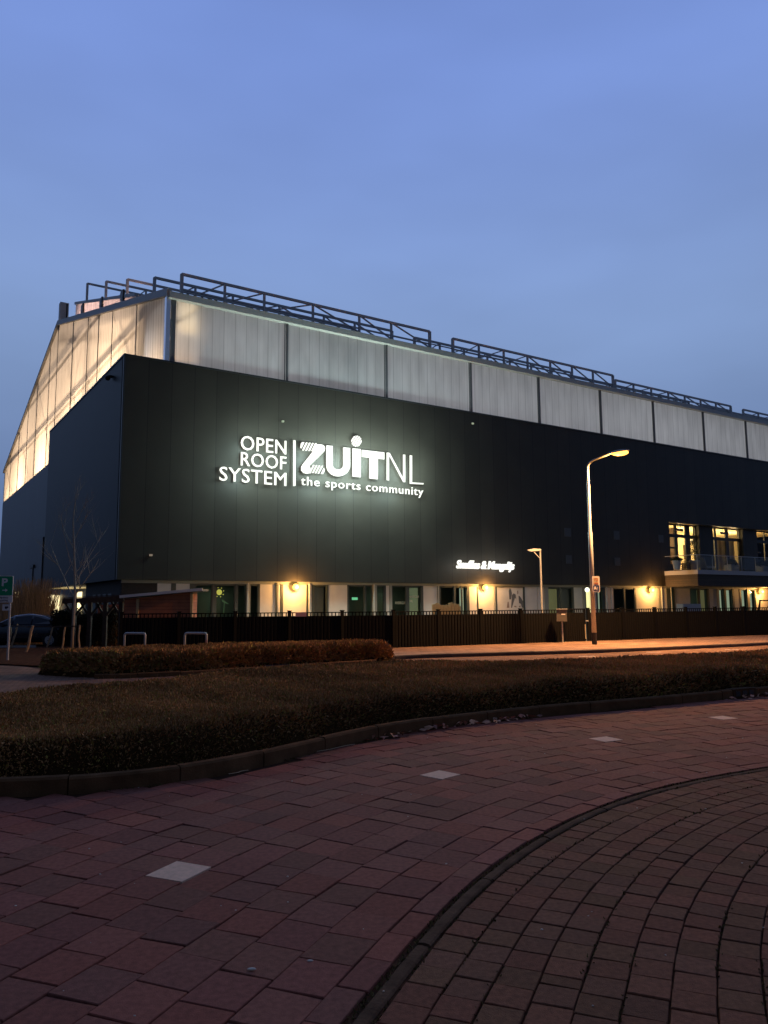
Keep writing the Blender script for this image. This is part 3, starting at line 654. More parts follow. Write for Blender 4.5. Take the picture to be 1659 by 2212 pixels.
# lamps of the playing hall
def hall_area(name, x, y, z, rx, ry, rz, power, sx, sy, col): light(name, 'AREA', (x, y, z), power, col, sx, hall, (rx, ry, rz), sy=sy)
warm = (1.0, .66, .38)
for y, pw in ((14, 1100), (26, 950), (40, 1000), (54, 950), (63, 500)):
    hall_area('hall_lamp', XG + 4.5, y, 14.2, 0, math.radians(122), 0, pw * 1.25, 1.2, 5.0, warm)
for y in (12, 24, 36, 50): hall_area('high_hall_lamp', XG + 9, y, 19.5, 0, math.radians(100), 0, 620, 2.0, 6.0, (1.0, .70, .46))
for x in (6, 13, 20, 27, 34, 41, 47, 54, 61):
    hall_area('band_lamp', x, 5.0, 16.3, math.radians(-88), 0, 0, 90, 6.5, 3.0, (.95, .96, 1.0))
hall_area('corner_patch_light', 3.42, .50, 17.75, math.radians(-90), 0, 0, 9, 1.0, 1.75, (1.0, .76, .46))  # added area light, sized to throw the lit patch on the corner sheet
P('corner_brace', MB().bar((2.5, .30, 17.0), (4.3, .30, 18.6), .16, .05), m_steel)
for y in (10.5, 14, 17.5, 21, 24.5): hall_area('roof_light_fill', 4.6, y, zroof(y) + .6, 0, math.radians(90), 0, 80, .8, 3.2, (1.0, .62, .52))  # area lights added under the cover, standing in for leaking hall light
hall_area('hall_lamp', XG + 1.7, 3.2, 14.3, 0, math.radians(105), 0, 170, .8, 3.4, warm)
P('inner_baffle', MB().box(XG + .9, X1, 6.6, 6.75, 13, 20), m_roof)  # unseen partition added to keep hall lamps off the upper band
# unseen inner lining so nothing but the lamps shows
P('inner_baffle', MB().box(XG + 11, XG + 11.2, .5, YE - .5, 0, 18.6), m_roof)
P('inner_baffle', MB().box(XG + 11.3, X1, 7.0, 7.2, 9, 19.6), m_roof)
P('floor_slab', MB().box(XG + .35, X1, .5, YE - .5, 13.2, 13.5), m_roof)

# small fittings on the facade
for px, py in ((662, 988), (1107, 993)):
    x, z = F(px / 1.085, py / 1.085); r = P('floodlight', MB().box(x - .06, x + .06, -.12, 0, z - .05, z + .05), M('small_lens', (.06, .06, .05), emit=(.8, .9, .6), estr=.35))
x, z = F(*Z6(175, 170)); P('floodlight', MB().box(x - .07, x + .07, -.14, 0, z - .05, z + .05), M('small_lens_dim', (.06, .05, .05), emit=(.9, .7, .5), estr=.2))
P('security_camera', MB().sphere((-.25, 2.6, 14.35), .16, 10, 6).box(-.2, 0, 2.5, 2.7, 14.4, 14.5), m_black)
m_vent = M('vent_grey', (.05, .052, .055), rough=.5)
for (ax, ay, bx, by) in ((338, 103, 382, 160), (348, 280, 388, 335), (658, 122, 697, 180), (664, 295, 702, 348), (948, 148, 982, 198)):
    x0, z1 = F(*Z8(ax, ay)); x1, z0 = F(*Z8(bx, by)); P('vent_panel', MB().box(x0, x1, -.02, .001, z0, z1), m_vent)

# ---- ground floor front: openings, panels, frames
YG = .32
P('ground_floor_head', MB().box(.3, X1, YG - .05, YG + .12, ZL - .16, ZL - .004), m_frame_pale)
segs = []  # (x0, x1, kind)
def seg(zm, a, b_, kind): segs.append((F(*zm(a, 500), off=YG)[0], F(*zm(b_, 500), off=YG)[0], kind))
for a, b_, k in ((-330, 225, 'brick'), (225, 335, 'panel'), (335, 370, 'frame'), (370, 480, 'panel'), (480, 520, 'frame'), (520, 655, 'window'), (655, 682, 'frame'), (682, 832, 'window'), (832, 850, 'frame'), (850, 918, 'window'),
                 (918, 948, 'pale'), (948, 1012, 'window'), (1012, 1025, 'frame'), (1025, 1148, 'panel'), (1148, 1160, 'frame'), (1160, 1185, 'panel'), (1185, 1205, 'frame'), (1205, 1388, 'panel'), (1388, 1402, 'frame'), (1402, 1430, 'panel'), (1430, 1442, 'frame'), (1442, 1545, 'blindwindow'), (1545, 1558, 'frame'), (1558, 1706, 'panel')):
    seg(Z6, a, b_, k)
for a, b_, k in ((213, 222, 'frame'), (222, 345, 'window'), (345, 355, 'frame'), (355, 405, 'window'), (405, 440, 'pale'), (440, 498, 'window'), (498, 512, 'frame'), (512, 540, 'panel'), (540, 558, 'pale'), (558, 668, 'door'), (668, 690, 'frame'), (690, 785, 'doorlit'), (785, 802, 'frame'), (802, 912, 'panel'), (912, 925, 'pale'), (925, 935, 'frame'), (935, 1040, 'window'), (1040, 1052, 'frame'), (1052, 1105, 'window'), (1105, 1140, 'litwindow'), (1140, 1160, 'frame'),
                 (1160, 1220, 'panel'), (1220, 1230, 'frame'), (1230, 1352, 'panel'), (1352, 1362, 'pale'), (1362, 1375, 'frame'), (1375, 1578, 'poster'), (1578, 1592, 'frame'), (1592, 1690, 'panel')):
    seg(Z7, a, b_, k)
for a, b_, k in ((165, 205, 'panel'), (205, 232, 'pale'), (232, 310, 'litdim'), (310, 390, 'blinddim'), (390, 398, 'frame'), (398, 455, 'panel'), (455, 470, 'pale'), (470, 500, 'window'), (500, 545, 'panel'), (545, 552, 'frame'), (552, 585, 'litwindow'), (585, 600, 'frame'), (600, 655, 'panel'), (655, 722, 'window'), (722, 730, 'frame'), (730, 790, 'window'), (790, 800, 'frame'), (800, 945, 'panel'), (945, 960, 'pale'), (960, 1000, 'panel'),
                 (1000, 1020, 'frame'), (1020, 1050, 'window'), (1050, 1060, 'pale'), (1060, 1152, 'panel'), (1152, 1205, 'window'), (1205, 1215, 'frame'), (1215, 1265, 'litdim'), (1265, 1275, 'frame'), (1275, 1325, 'panel'), (1325, 1338, 'pale'), (1338, 1372, 'litwindow'), (1372, 1384, 'frame'), (1384, 1425, 'litwindow'), (1425, 1436, 'frame'), (1436, 1472, 'panel'), (1472, 1482, 'frame'), (1482, 1520, 'litwindow'), (1520, 1535, 'pale'), (1535, 1570, 'litwindow'), (1570, 1576, 'frame'), (1576, 1700, 'panel')):
    seg(Z8, a, b_, k)
segs.append((segs[-1][1], X1, 'panel'))
zt = ZL - .17; zs = .0
for x0, x1, k in segs:
    if x1 <= x0: continue
    if k == 'panel': P('wall_panel', MB().box(x0 + .01, x1 - .01, YG, YG + .1, zs, zt), m_white)
    elif k == 'brick': P('brick_wall', MB().box(max(x0, .32), x1 - .01, YG, YG + .1, zs, zt), m_brick_dark)
    elif k == 'frame': P('frame_post', MB().box(x0, x1, YG - .03, YG + .12, zs, zt), m_frame)
    elif k == 'pale': P('frame_post', MB().box(x0, x1, YG - .05, YG + .12, zs, zt), m_frame_pale)
    elif k == 'poster':
        P('wall_panel', MB().box(x0, x1, YG, YG + .1, zs, zt - .05), m_white)
    else:
        nm = 'glass_door' if k.startswith('door') else 'window'
        fr = MB(); w = .05
        fr.box(x0, x0 + w, YG, YG + .08, zs, zt); fr.box(x1 - w, x1, YG, YG + .08, zs, zt); fr.box(x0 + w, x1 - w, YG, YG + .08, zt - .09, zt); fr.box(x0 + w, x1 - w, YG, YG + .08, zs, zs + (.12 if nm == 'window' else .06))
        wo = P(nm, fr, m_frame)
        MB().quad((x0 + w, YG + .05, zs + .06), (x1 - w, YG + .05, zs + .06), (x1 - w, YG + .05, zt - .09), (x0 + w, YG + .05, zt - .09)).build('pane', m_glass, wo)
        if k in ('litwindow', 'litdim', 'doorlit', 'blinddim', 'blindwindow'):
            mt = {'litwindow': m_blind, 'litdim': m_lit_dim, 'doorlit': M('lit_hallway', (.2, .25, .15), emit=(.30, .36, .20), estr=.28), 'blinddim': M('dim_blind', (.20, .20, .19), rough=.9), 'blindwindow': M('pale_blind', (.24, .24, .21), rough=.9)}[k]
            MB().box(x0 + .03, x1 - .03, YG + .3, YG + .32, zs + .1, zt - .12).build('blind', mt, wo)
P('room_back', MB().box(.5, 70, 3.6, 3.7, 0, ZL), m_inside)
P('room_floor', MB().box(.5, 70, YG + .2, 3.6, -.05, .01), m_inside)
for x in (6.5, 14.5, 18.4, 33, 51): hall_area('room_lamp', x, 2.4, 2.9, 0, 0, 0, 9, .6, .6, (.8, 1.0, .7))
# vertical pipes standing before the panels
for zm, a, r_ in ((Z6, 1168, .035), (Z6, 1410, .05), (Z6, 930, .04), (Z7, 420, .05), (Z8, 612, .05), (Z8, 640, .05), (Z8, 968, .05), (Z8, 1030, .04)):
    x = F(*zm(a, 500), off=YG - .12)[0]; P('drainpipe', MB().tube([(x, YG - .12, 0), (x, YG - .12, ZL - .1)], r_, 10), m_gutter)
# exit sign glow, sun and leaf stickers, poster drawing, door lettering
def on_wall(zm, a, b_, off): x, z = F(*zm(a, b_), off=off); return x, z
x, z = on_wall(Z7, 272, 508, YG + .9); P('exit_sign', MB().box(x - .2, x + .2, YG + .9, YG + .95, z - .08, z + .08), M('exit_green', (.1, .6, .3), emit=(.2, .7, .35), estr=.8))
x, z = on_wall(Z6, 710, 458, YG + .035)
b = MB(); b.prism([(x + .16 * math.cos(t * math.pi / 12), z + .16 * math.sin(t * math.pi / 12)) for t in range(24)], YG + .03, YG + .04)
for k in range(8): t = k * math.pi / 4 + .3; b.prism([(x + .26 * math.cos(t) + .03 * math.cos(q), z + .26 * math.sin(t) + .03 * math.sin(q)) for q in (0, 1, 2, 3, 4, 5)], YG + .03, YG + .04)
P('sun_sticker', b, M('yellow_sticker_glow', (.75, .80, .12), emit=(.75, .80, .15), estr=.35))  # sticker gets emission in its colour although it is no lamp
x, z = on_wall(Z6, 755, 535, YG + .035)
b = MB(); b.prism([(x - .2, z + .16), (x - .05, z + .07), (x + .25, z - .12), (x + .05, z - .07), (x - .17, z + .03)], YG + .03, YG + .04); b.prism([(x - .06, z), (x - .03, z), (x - .06, z - .6), (x - .09, z - .6)], YG + .03, YG + .038)
P('leaf_sticker', b, M('green_sticker', (.10, .28, .14)))
def zp(pts, zm, off): return [on_wall(zm, a, b_, off) for a, b_ in pts]
z3 = zf(1140, 1350, 13.825); m_draw = M('drawing_grey', (.12, .115, .12)); m_draw2 = M('drawing_brown', (.26, .17, .13))
for pts, mt in (([(725, 480), (760, 390), (800, 440), (830, 560), (800, 760), (745, 760)], m_draw), ([(830, 620), (880, 560), (950, 600), (965, 760), (930, 700), (880, 860), (830, 1030), (800, 1030)], m_draw), ([(1040, 640), (1090, 660), (1190, 820), (1200, 1030), (1150, 1030), (1120, 900), (1060, 880)], m_draw), ([(660, 1030), (690, 840), (720, 830), (745, 1030)], m_draw2), ([(890, 990), (930, 960), (990, 1000), (960, 1015)], m_draw2), ([(1060, 980), (1100, 950), (1110, 1010), (1070, 1020)], m_draw2), ([(1000, 480), (1030, 470), (1035, 560), (1005, 600)], m_draw2)):
    P('wall_drawing', MB().prism(zp(pts, z3, YG - .008)[::-1], YG - .006, YG - .002), mt)

FONT = bpy.data.fonts.load('<builtin>') if '<builtin>' in [f.name for f in bpy.data.fonts] else None
def text_mesh(s, offset=0.0, spacing=1.0):
    cu = bpy.data.curves.new('t', 'FONT'); cu.body = s; cu.size = 1; cu.offset = offset; cu.space_character = spacing; cu.resolution_u = 3
    o = bpy.data.objects.new('t', cu); COL.objects.link(o); dg = bpy.context.evaluated_depsgraph_get(); dg.update()
    me = bpy.data.meshes.new_from_object(o.evaluated_get(dg)); v = np.array([q.co[:2] for q in me.vertices]); f = [tuple(p.vertices) for p in me.polygons]
    bpy.data.objects.remove(o); bpy.data.curves.remove(cu); bpy.data.meshes.remove(me); return v, f
def lettering(name, s, x0, x1, z0, z1, y0, y1, mat, parent, offset=0.0, spacing=1.0, shear=0.0, desc=False):
    """text filling the box x0..x1, z0..z1 on a vertical plane; a real slab from y0 (front) to y1"""
    v, f = text_mesh(s, offset, spacing); lo, hi = v.min(0), v.max(0)
    u = (v - lo) / (hi - lo); X = x0 + u[:, 0] * (x1 - x0) + shear * (u[:, 1] - .5) * (z1 - z0); Z = z0 + u[:, 1] * (z1 - z0)
    n = len(v); V = [(a, y0, c) for a, c in zip(X, Z)] + [(a, y1, c) for a, c in zip(X, Z)]; fs = [tuple(q) for q in f]
    ec = {}
    for q in f:
        for i in range(len(q)):
            a, c = q[i], q[(i + 1) % len(q)]; ec[(a, c)] = ec.get((a, c), 0) + 1
    sides = [(a, a + n, c + n, c) for (a, c) in ec if (c, a) not in ec]
    mb = MB(); mb.add(V, fs + [tuple(i + n for i in q[::-1]) for q in f] + sides); return mb.build(name, mat, parent)
dx0, dz0 = on_wall(Z7, 585, 550, YG + .04); dx1, dz1 = on_wall(Z7, 665, 530, YG + .04); m_stick = M('door_sticker', (.6, .6, .45), rough=.6)
lettering('door_lettering', 'KINDERCLUB', dx0, dx1, dz0, dz1, YG + .030, YG + .036, m_stick, hall, .01)
dx0, dz0 = on_wall(Z7, 696, 500, YG + .04); dx1, dz1 = on_wall(Z7, 770, 484, YG + .04); lettering('door_lettering', 'KINDERCLUB', dx0, dx1, dz0, dz1, YG + .030, YG + .036, m_stick, hall, .01)
dx0, dz0 = on_wall(Z7, 698, 536, YG + .04); dx1, dz1 = on_wall(Z7, 722, 519, YG + .04); lettering('door_lettering', 'NL', dx0, dx1, dz0, dz1, YG + .030, YG + .036, m_stick, hall, .01)

# ---- side of the box at ground level (recessed, lit entrance at the far end)
P('side_wall', MB().box(.3, .4, .42, 8.5, 0, ZL - .01), m_brick_dark)
for y in (2.2, 3.4, 4.6, 5.8): P('side_window', MB().box(.27, .3, y, y + .7, 1.2, 2.4), m_frame)
P('entrance_wall', MB().box(2.2, 2.3, 8.5, YB, 0, ZL - .01), m_clad_low)
P('return_wall', MB().box(.4, 2.2, 8.4, 8.5, 0, ZL - .01), m_brick_dark)
P('entrance_soffit', MB().box(.05, 2.2, 8.5, YB - .1, ZL - .05, ZL - .003), m_soffit)
def side_xy(px, py, c):
    d = ray(px, py); t = ((HC + c * E1) @ E1) / (d[:2] @ E1); p = d * t; return float((p[:2] - HC) @ E2), float(p[2] + EYE)
Z5 = zf(0, 1100, 4.1475); Z4 = zf(0, 1330, 8.295)
for a, b_, c in ((465, 505, 1220), (512, 540, 1220), (545, 578, 1222)):
    y0, z1 = side_xy(*Z5(b_, c), 2.18); y1, _ = side_xy(*Z5(a, c), 2.18)
    P('entrance_window', MB().box(2.14, 2.19, y0, y1, .6, z1), m_lit)
y0, z1 = side_xy(*Z5(797, 1190), 2.18); y1, _ = side_xy(*Z5(755, 1190), 2.18); P('entrance_window', MB().box(2.14, 2.19, y0, y1, .8, z1), m_lit)
hall_area('entrance_lamp', 1.2, 16.5, 1.5, math.radians(180), 0, 0, 60, 1.0, 4.0, (1.0, .84, .5))
# pale pier with a dark bracket lamp on the rear side wall
ya, _ = side_xy(*Z5(415, 1000), 2.3); yb, _ = side_xy(*Z5(268, 1000), 2.3)
P('pier', MB().box(XG - .12, XG - .003, ya + .2, yb, 0, 8.2), M('pier_grey', (.045, .048, .055), rough=.5))
yc, zc = side_xy(*Z5(310, 960), 2.1); P('bracket_lamp', MB().box(XG - .30, XG - .125, yc - 1.0, yc + 1.0, zc, zc + .3).box(XG - .2, XG - .125, yc - .22, yc + .22, 0, zc), m_black)
for a, b_ in ((20, 26), (30, 34), (37, 40)):
    y1, z1 = side_xy(a, 1290, 2.3); y0, _ = side_xy(b_, 1290, 2.3); P('low_window', MB().box(XG - .06, XG - .004, y0, y1, .8, 3.4), m_lit)

# ---- terrace storey: recessed windows, lit room behind
YW = .75
P('terrace_reveal', MB().box(OX0 - .3, OX0 - .001, .4, 3.2, OZ0, OZ1), m_black)
P('terrace_ceiling', MB().box(OX0, OX1, .4, 6.2, OZ1 + .002, OZ1 + .05), m_inside_warm)
P('terrace_floor', MB().box(OX0, OX1, .4, 6.2, OZ0 - .1, OZ0 - .002), m_inside_warm)
P('terrace_back', MB().box(OX0, OX1, 6.0, 6.1, OZ0, OZ1), m_inside_warm)
P('terrace_side', MB().box(OX0 - .2, OX0 - .01, 3.2, 6.0, OZ0, OZ1), m_inside_warm)
def wx(a, b_=500): return F(*ZB(a, b_), off=YW)[0]
def wz(a, b_): return F(*ZB(a, b_), off=YW)[1]
zt1 = wz(400, 345); zt0 = wz(400, 385)
bays = [(wx(150), wx(590)), (wx(800), wx(1245)), (wx(1455), wx(1455) + 3.6), (wx(1455) + 5.6, wx(1455) + 9.4)]
for i, (a, c) in enumerate(bays):
    fr = MB(); w = .09
    fr.box(a, a + w, YW, YW + .12, OZ0, OZ1); fr.box(c - w, c, YW, YW + .12, OZ0, OZ1); fr.box(a + w, c - w, YW, YW + .12, OZ1 - .12, OZ1); fr.box(a + w, c - w, YW, YW + .12, zt0 - .02, zt1 + .02)
    ms = [(270, 300), (430, 500)] if i == 0 else ([(865, 895), (1030, 1075)] if i == 1 else [(1600, 1620)])
    for u0, u1 in ms:
        f0 = (wx(u0) if i < 2 else a + 1.7); f1 = (wx(u1) if i < 2 else a + 1.85); fr.box(f0, f1, YW, YW + .12, OZ0, zt0 - .02); fr.box(f0 + .02, f1 - .02, YW, YW + .10, zt1 + .02, OZ1 - .12)
    if i in (0, 2): fr.box(a + w, a + 1.0, YW + .01, YW + .1, 6.3, 6.45); fr.box(a + w, a + .9, YW + .01, YW + .1, OZ0, 5.0)
    wo = P('terrace_window', fr, m_black)
    MB().quad((a + w, YW + .06, OZ0), (c - w, YW + .06, OZ0), (c - w, YW + .06, OZ1 - .1), (a + w, YW + .06, OZ1 - .1)).build('pane', m_glass, wo)
    if i in (1, 3):
        cu = MB(); n_ = 60; x_0, x_1 = a + .9, c - .2
        cu.add([(x_0 + (x_1 - x_0) * k / n_, YW + .5 + .05 * math.sin(k * 1.9), z) for z in (OZ0 + .1, zt1) for k in range(n_ + 1)], [(k, k + 1, n_ + 2 + k, n_ + 1 + k) for k in range(n_)])
        cu.build('curtain', m_curtain, wo)
    if i < 3: P('terrace_column', MB().box(c, bays[i + 1][0], .45, YW + .3, OZ0, OZ1), m_clad)
P('room_pillar', MB().box(wx(450, 600) + 1.3, wx(450, 600) + 1.9, 3.0, 3.5, OZ0, OZ1), m_wood_dark)
b = MB()
for k in range(9): x = OX0 + 1 + k * 1.7; b.box(x, x + .8, 3.8, 4.5, OZ0 + .72, OZ0 + .78); b.box(x + .35, x + .45, 4.1, 4.2, OZ0, OZ0 + .72); b.box(x - .3, x - .24, 3.9, 4.4, OZ0, OZ0 + .95)
P('room_furniture', b, m_wood_dark)
b = MB()
for k in range(8): x = OX0 + .6 + k * 1.9; b.box(x, x + .5, 5.9, 5.98, OZ0 + 1.4, OZ0 + 2.2 + .3 * (k % 3))
P('room_pictures', b, m_wood_dark)
for k in range(7):
    x = OX0 + 1.2 + k * 2.2; light('room_pendant', 'POINT', (x, 3.4, 7.4), 430, (1.0, .74, .36), .15, hall)
    P('pendant_lamp', MB().sphere((x, 3.4, 7.75 - .3 * (k % 2)), .13, 10, 6), m_lit)
# balcony
BX = 43.9; BY = -3.1; BZ0, BZ1 = 3.96, 4.30
P('balcony_slab', MB().box(BX, 68, BY, -.002, BZ0, BZ1), M('pale_edge', (.42, .38, .38), rough=.5))
P('balcony_fascia', MB().box(BX + .06, 68, BY + .08, -.002, 3.02, BZ0 - .002), stripes(M('brown_boards', (.055, .038, .028), rough=.8, noise=.2), 2, .18, .015, (.01, .008, .006)))
b = MB(); b.bar((BX + .1, BY + .08, 5.5), (68, BY + .08, 5.5), .05); b.bar((BX + .1, BY + .08, 5.5), (BX + .1, -.05, 5.5), .05)
for k in range(13): x = BX + .1 + k * 2; b.bar((x, BY + .08, BZ1), (x, BY + .08, 5.48), .04)
P('balcony_rail', b, m_galv)
b = MB()
for k in range(12): b.quad((BX + .2 + k * 2, BY + .08, BZ1 + .08), (BX + 2.0 + k * 2, BY + .08, BZ1 + .08), (BX + 2.0 + k * 2, BY + .08, 5.4), (BX + .2 + k * 2, BY + .08, 5.4))
P('balcony_glass', b, m_rail_glass)
# terrace heaters hanging in the opening
for i, (a, c, lb) in enumerate(((320, 262, 'black bar heater hanging in the first terrace window'), (1010, 318, 'black bar heater hanging in the second terrace window'))):
    x, z = F(*ZB(a, c), off=.3); r = thing('bar_heater', lb, 'heater', LW(x, .3, z), ANG, 'bar heaters above the terrace')
    MB().prism([(-.62, .08), (-.5, -.10), (.5, -.13), (.62, -.03), (.5, .08)], -.06, .06).build('body', m_black, r)
    b = MB(); b.bar((-.3, 0, .08), (-.3, 0, OZ1 - z), .02); b.bar((.3, 0, .08), (.3, 0, OZ1 - z), .02); b.build('hanger', m_black, r)
# terrace pots, planters, chairs
def pot(px, pyb, wpx, hpx, lb, plant=.5):
    off = -2.4; x, z = F(*ZB(px, pyb), off=off); rr = .36 * wpx / 150; h = .78 * hpx / 120
    r = thing('plant_pot', lb, 'plant pot', LW(x, off, BZ1), ANG, 'pale pots on the terrace edge')
    MB().tube([(0, 0, 0), (0, 0, h * .1), (0, 0, h * .85), (0, 0, h * .86), (0, 0, h)], [rr * .68, rr * .72, rr * .96, rr * 1.06, rr * 1.08], 20).build('pot', m_pot, r, smooth=False)
    n = 900; v = rng.normal(0, 1, (n, 3)); v /= np.linalg.norm(v, axis=1)[:, None]; q = v * (rng.random(n) ** .4)[:, None] * np.array([rr * 1.3, rr * 1.3, plant]) + np.array([0, 0, h + plant * .6])
    q = q[q[:, 2] > h - .02]; leafy('plant', q, q - np.array([0, 0, h]), .12, m_plant, np.ones((len(q), 3)), r)
pot(300, 878, 140, 110, 'round pale pot at the left end of the terrace', .12)
pot(565, 868, 160, 120, 'round pale pot at the terrace corner holding a tall dark plant', 1.3)
for px, w, lb in ((1120, 1.1, 'square pale planter with a mounded plant before the curtained window'), (1590, 1.1, 'square pale planter with a leafy plant at the right end of the terrace')):
    x, z = F(*ZB(px, 885), off=-2.5); r = thing('planter_box', lb, 'planter', LW(x, -2.5, BZ1), ANG)
    MB().prism([(-w / 2, 0), (w / 2, 0), (w / 2 + .05, .55), (-w / 2 - .05, .55)], -.3, .3).build('box', m_pot, r)
    n = 1200; v = rng.normal(0, 1, (n, 3)); v /= np.linalg.norm(v, axis=1)[:, None]; v[:, 2] = abs(v[:, 2]); q = v * (rng.random(n) ** .4)[:, None] * np.array([w * .6, .35, .42]) + np.array([0, 0, .52])
    leafy('plant', q, v, .12, m_plant, np.ones((n, 3)), r)
x, z = F(*ZB(430, 880), off=-2.2); r = thing('chair_stack', 'stack of black slatted chairs between the two round pots', 'chairs', LW(x, -2.2, BZ1), ANG)
for k in range(5): MB().box(-.33, .33, -.25, .25, .12 + k * .14, .16 + k * .14).build('seat', m_black, r)
for q_ in (-.3, .3): MB().bar((q_, -.2, 0), (q_ * 1.13, -.2, .8), .04).build('leg', m_black, r)
x, z = F(*ZB(740, 870), off=-2.2); r = thing('lounge_chair', 'low grey lounge chair with a raised back beside the tall plant', 'lounge chair', LW(x, -2.2, BZ1), ANG)
MB().box(-.4, .75, -.3, .3, .22, .36).build('cushion', m_pot, r); MB().prism([(-.45, .2), (-.3, .2), (-.62, 1.05), (-.74, 1.05)], -.3, .3).build('backrest', m_greypost, r)
[MB().box(sx, sx + .06, -.28, -.22, 0, .22).build('leg', m_greypost, r) for sx in (-.36, .66)]

# ------------------------------------------------------------------ illuminated signs
def sg(a, b_): return F(*ZS(a, b_), off=-.2)
sx0, _ = sg(110, 300)
sign = thing('illuminated_sign', 'large glowing white sign reading OPEN ROOF SYSTEM and ZUiTNL the sports community', 'sign', LW(0, 0), ANG)
Y0, Y1 = -.20, -.13
def word(s, tl, tr, bl, off=.012, y=(Y0, Y1), **k):
    x0, zt0_ = sg(*tl); x1, zt1_ = sg(*tr); xb, zb = sg(*bl); return lettering('lettering', s, x0, x1, zb, (zt0_ + zt1_) / 2, y[0], y[1], m_sign, sign, off, **k)
word('OPEN', (258, 122), (578, 158), (258, 222), .0, spacing=1.06)
word('ROOF', (258, 238), (578, 272), (258, 334), .0, spacing=1.06)
word('SYSTEM', (107, 338), (578, 388), (107, 440), .0, spacing=1.06)
def zpoly(pts, name='lettering', y=(Y0, Y1)): return MB().prism([sg(a, c) for a, c in pts][::-1], y[0], y[1]).build(name, m_sign, sign)
zpoly([(629, 155), (642, 157), (642, 478), (628, 480)], 'divider_bar')
# Z: striped bars and a thick diagonal stroke
zb = MB(); q = lambda pts: zb.prism([sg(a, c) for a, c in pts][::-1], Y0, Y1)
q([(790, 184), (828, 186), (846, 197), (851, 215), (846, 234), (742, 336), (752, 388), (722, 392), (700, 387), (684, 368), (684, 344), (694, 326), (762, 240), (774, 226)])
for k in range(5):
    a = 680 + k * 21.5; ytop = 168 + k * 1.8; q([(a + 16, ytop + 1), (a + 27, ytop + 2), (a + 27 - 27, ytop + 58), (a + 16 - 27, ytop + 57)] if k else [(682, 178), (690, 169), (706, 170), (684, 214), (678, 206)])
for k in range(5):
    a = 745 + k * 20; q([(a + 23, 330 + k * 2), (a + 32, 331 + k * 2), (a + 4, 386 + k * 2), (a - 5, 385 + k * 2)] if k < 4 else [(843, 352), (848, 362), (846, 380), (836, 394), (822, 394)])
zb.build('lettering', m_sign, sign)
# U
U = [(862, 192), (905, 197), (905, 330)] + [(943 - 38 * math.cos(t), 330 + 34 * math.sin(t)) for t in np.linspace(.2, math.pi - .2, 9)] + [(981, 332), (981, 206), (1028, 211), (1028, 335)] + [(945 + 83 * math.cos(t), 335 + 76 * math.sin(t)) for t in np.linspace(.15, math.pi - .15, 15)] + [(862, 330)]
zpoly(U)
zpoly([(1046, 213), (1103, 219), (1103, 418), (1046, 412)])
db = MB()
for k in range(-2, 3):                        # striped ball over the i
    c0 = k * 15.5; hw = 4.6; pts = []
    for t in np.linspace(-1, 1, 7):
        for_c = c0 - hw; L_ = math.sqrt(max(0, 39 ** 2 - for_c ** 2)); pts.append((for_c, t * L_))
    p2 = []
    for t in np.linspace(1, -1, 7):
        for_c = c0 + hw; L_ = math.sqrt(max(0, 39 ** 2 - for_c ** 2)); p2.append((for_c, t * L_))
    al = math.radians(35); poly = [(pts[0]), (pts[-1]), (p2[0]), (p2[-1])]
    poly = [(1074 + u * .92 * math.cos(al) - w_ * .92 * math.sin(al), 162 + u * math.sin(al) + w_ * math.cos(al)) for u, w_ in poly]
    db.prism([sg(a, c) for a, c in poly], Y0, Y1)
db.build('lettering', m_sign, sign)
zpoly([(1112, 224), (1270, 242), (1270, 291), (1224, 286), (1224, 432), (1166, 426), (1166, 279), (1112, 273)])
nb = MB()
for pts in ([(1289, 243), (1303, 245), (1303, 440), (1289, 438)], [(1296, 243), (1308, 246), (1417, 450), (1405, 450)], [(1405, 257), (1418, 259), (1418, 452), (1405, 451)]): nb.prism([sg(a, c) for a, c in pts][::-1], Y0 + .002 * len(nb.v) / 8, Y1)
nb.build('lettering', m_sign, sign)
zpoly([(1452, 262), (1466, 264), (1466, 454), (1547, 459), (1547, 468), (1452, 463)])
x0, _ = sg(682, 470); x1, _ = sg(1546, 540)
z_a = (sg(720, 412)[1] + sg(1500, 490)[1]) / 2; z_b = (sg(905, 508)[1] + sg(1530, 566)[1]) / 2
lettering('lettering', 'the sports community', x0, x1, z_b, z_a, Y0, Y1, m_sign, sign, .0, 1.12)
# point lights added before the wall, imitating the sign's glow on the cladding
for (a, c, pw) in ((340, 200, 34), (300, 400, 40), (480, 300, 34), (760, 280, 70), (940, 300, 80), (1075, 300, 70), (1190, 300, 70), (1340, 350, 45), (1480, 380, 40), (850, 470, 36), (1100, 490, 36), (1380, 520, 36)):
    x, z = sg(a, c); light('sign_glow_fill', 'POINT', (x, -1.6, z), pw * 6.5, (.72, 1.0, .96), .4, sign)
# small script sign
z2 = zf(1050, 1290, 9.217); xa, za = F(*z2(190, 215), off=-.15); xb, zb_ = F(*z2(1430, 470), off=-.15)
s2 = thing('script_sign', 'small glowing white handwritten sign above the ground floor windows', 'sign', LW(0, 0), ANG)
lettering('lettering', 'Snuffles & Mangelijs', xa, xb, zb_ - .02, F(*z2(600, 250), off=-.15)[1] + .1, -.2, -.08, m_sign, s2, .026, .92, .25)
for t in (.15, .4, .65, .88): light('sign_glow_fill', 'POINT', (xa + (xb - xa) * t, -1.2, (za + zb_) / 2), 30, (1.0, 1.0, .9), .2, s2)  # added lights floating before the wall for the script sign's glow

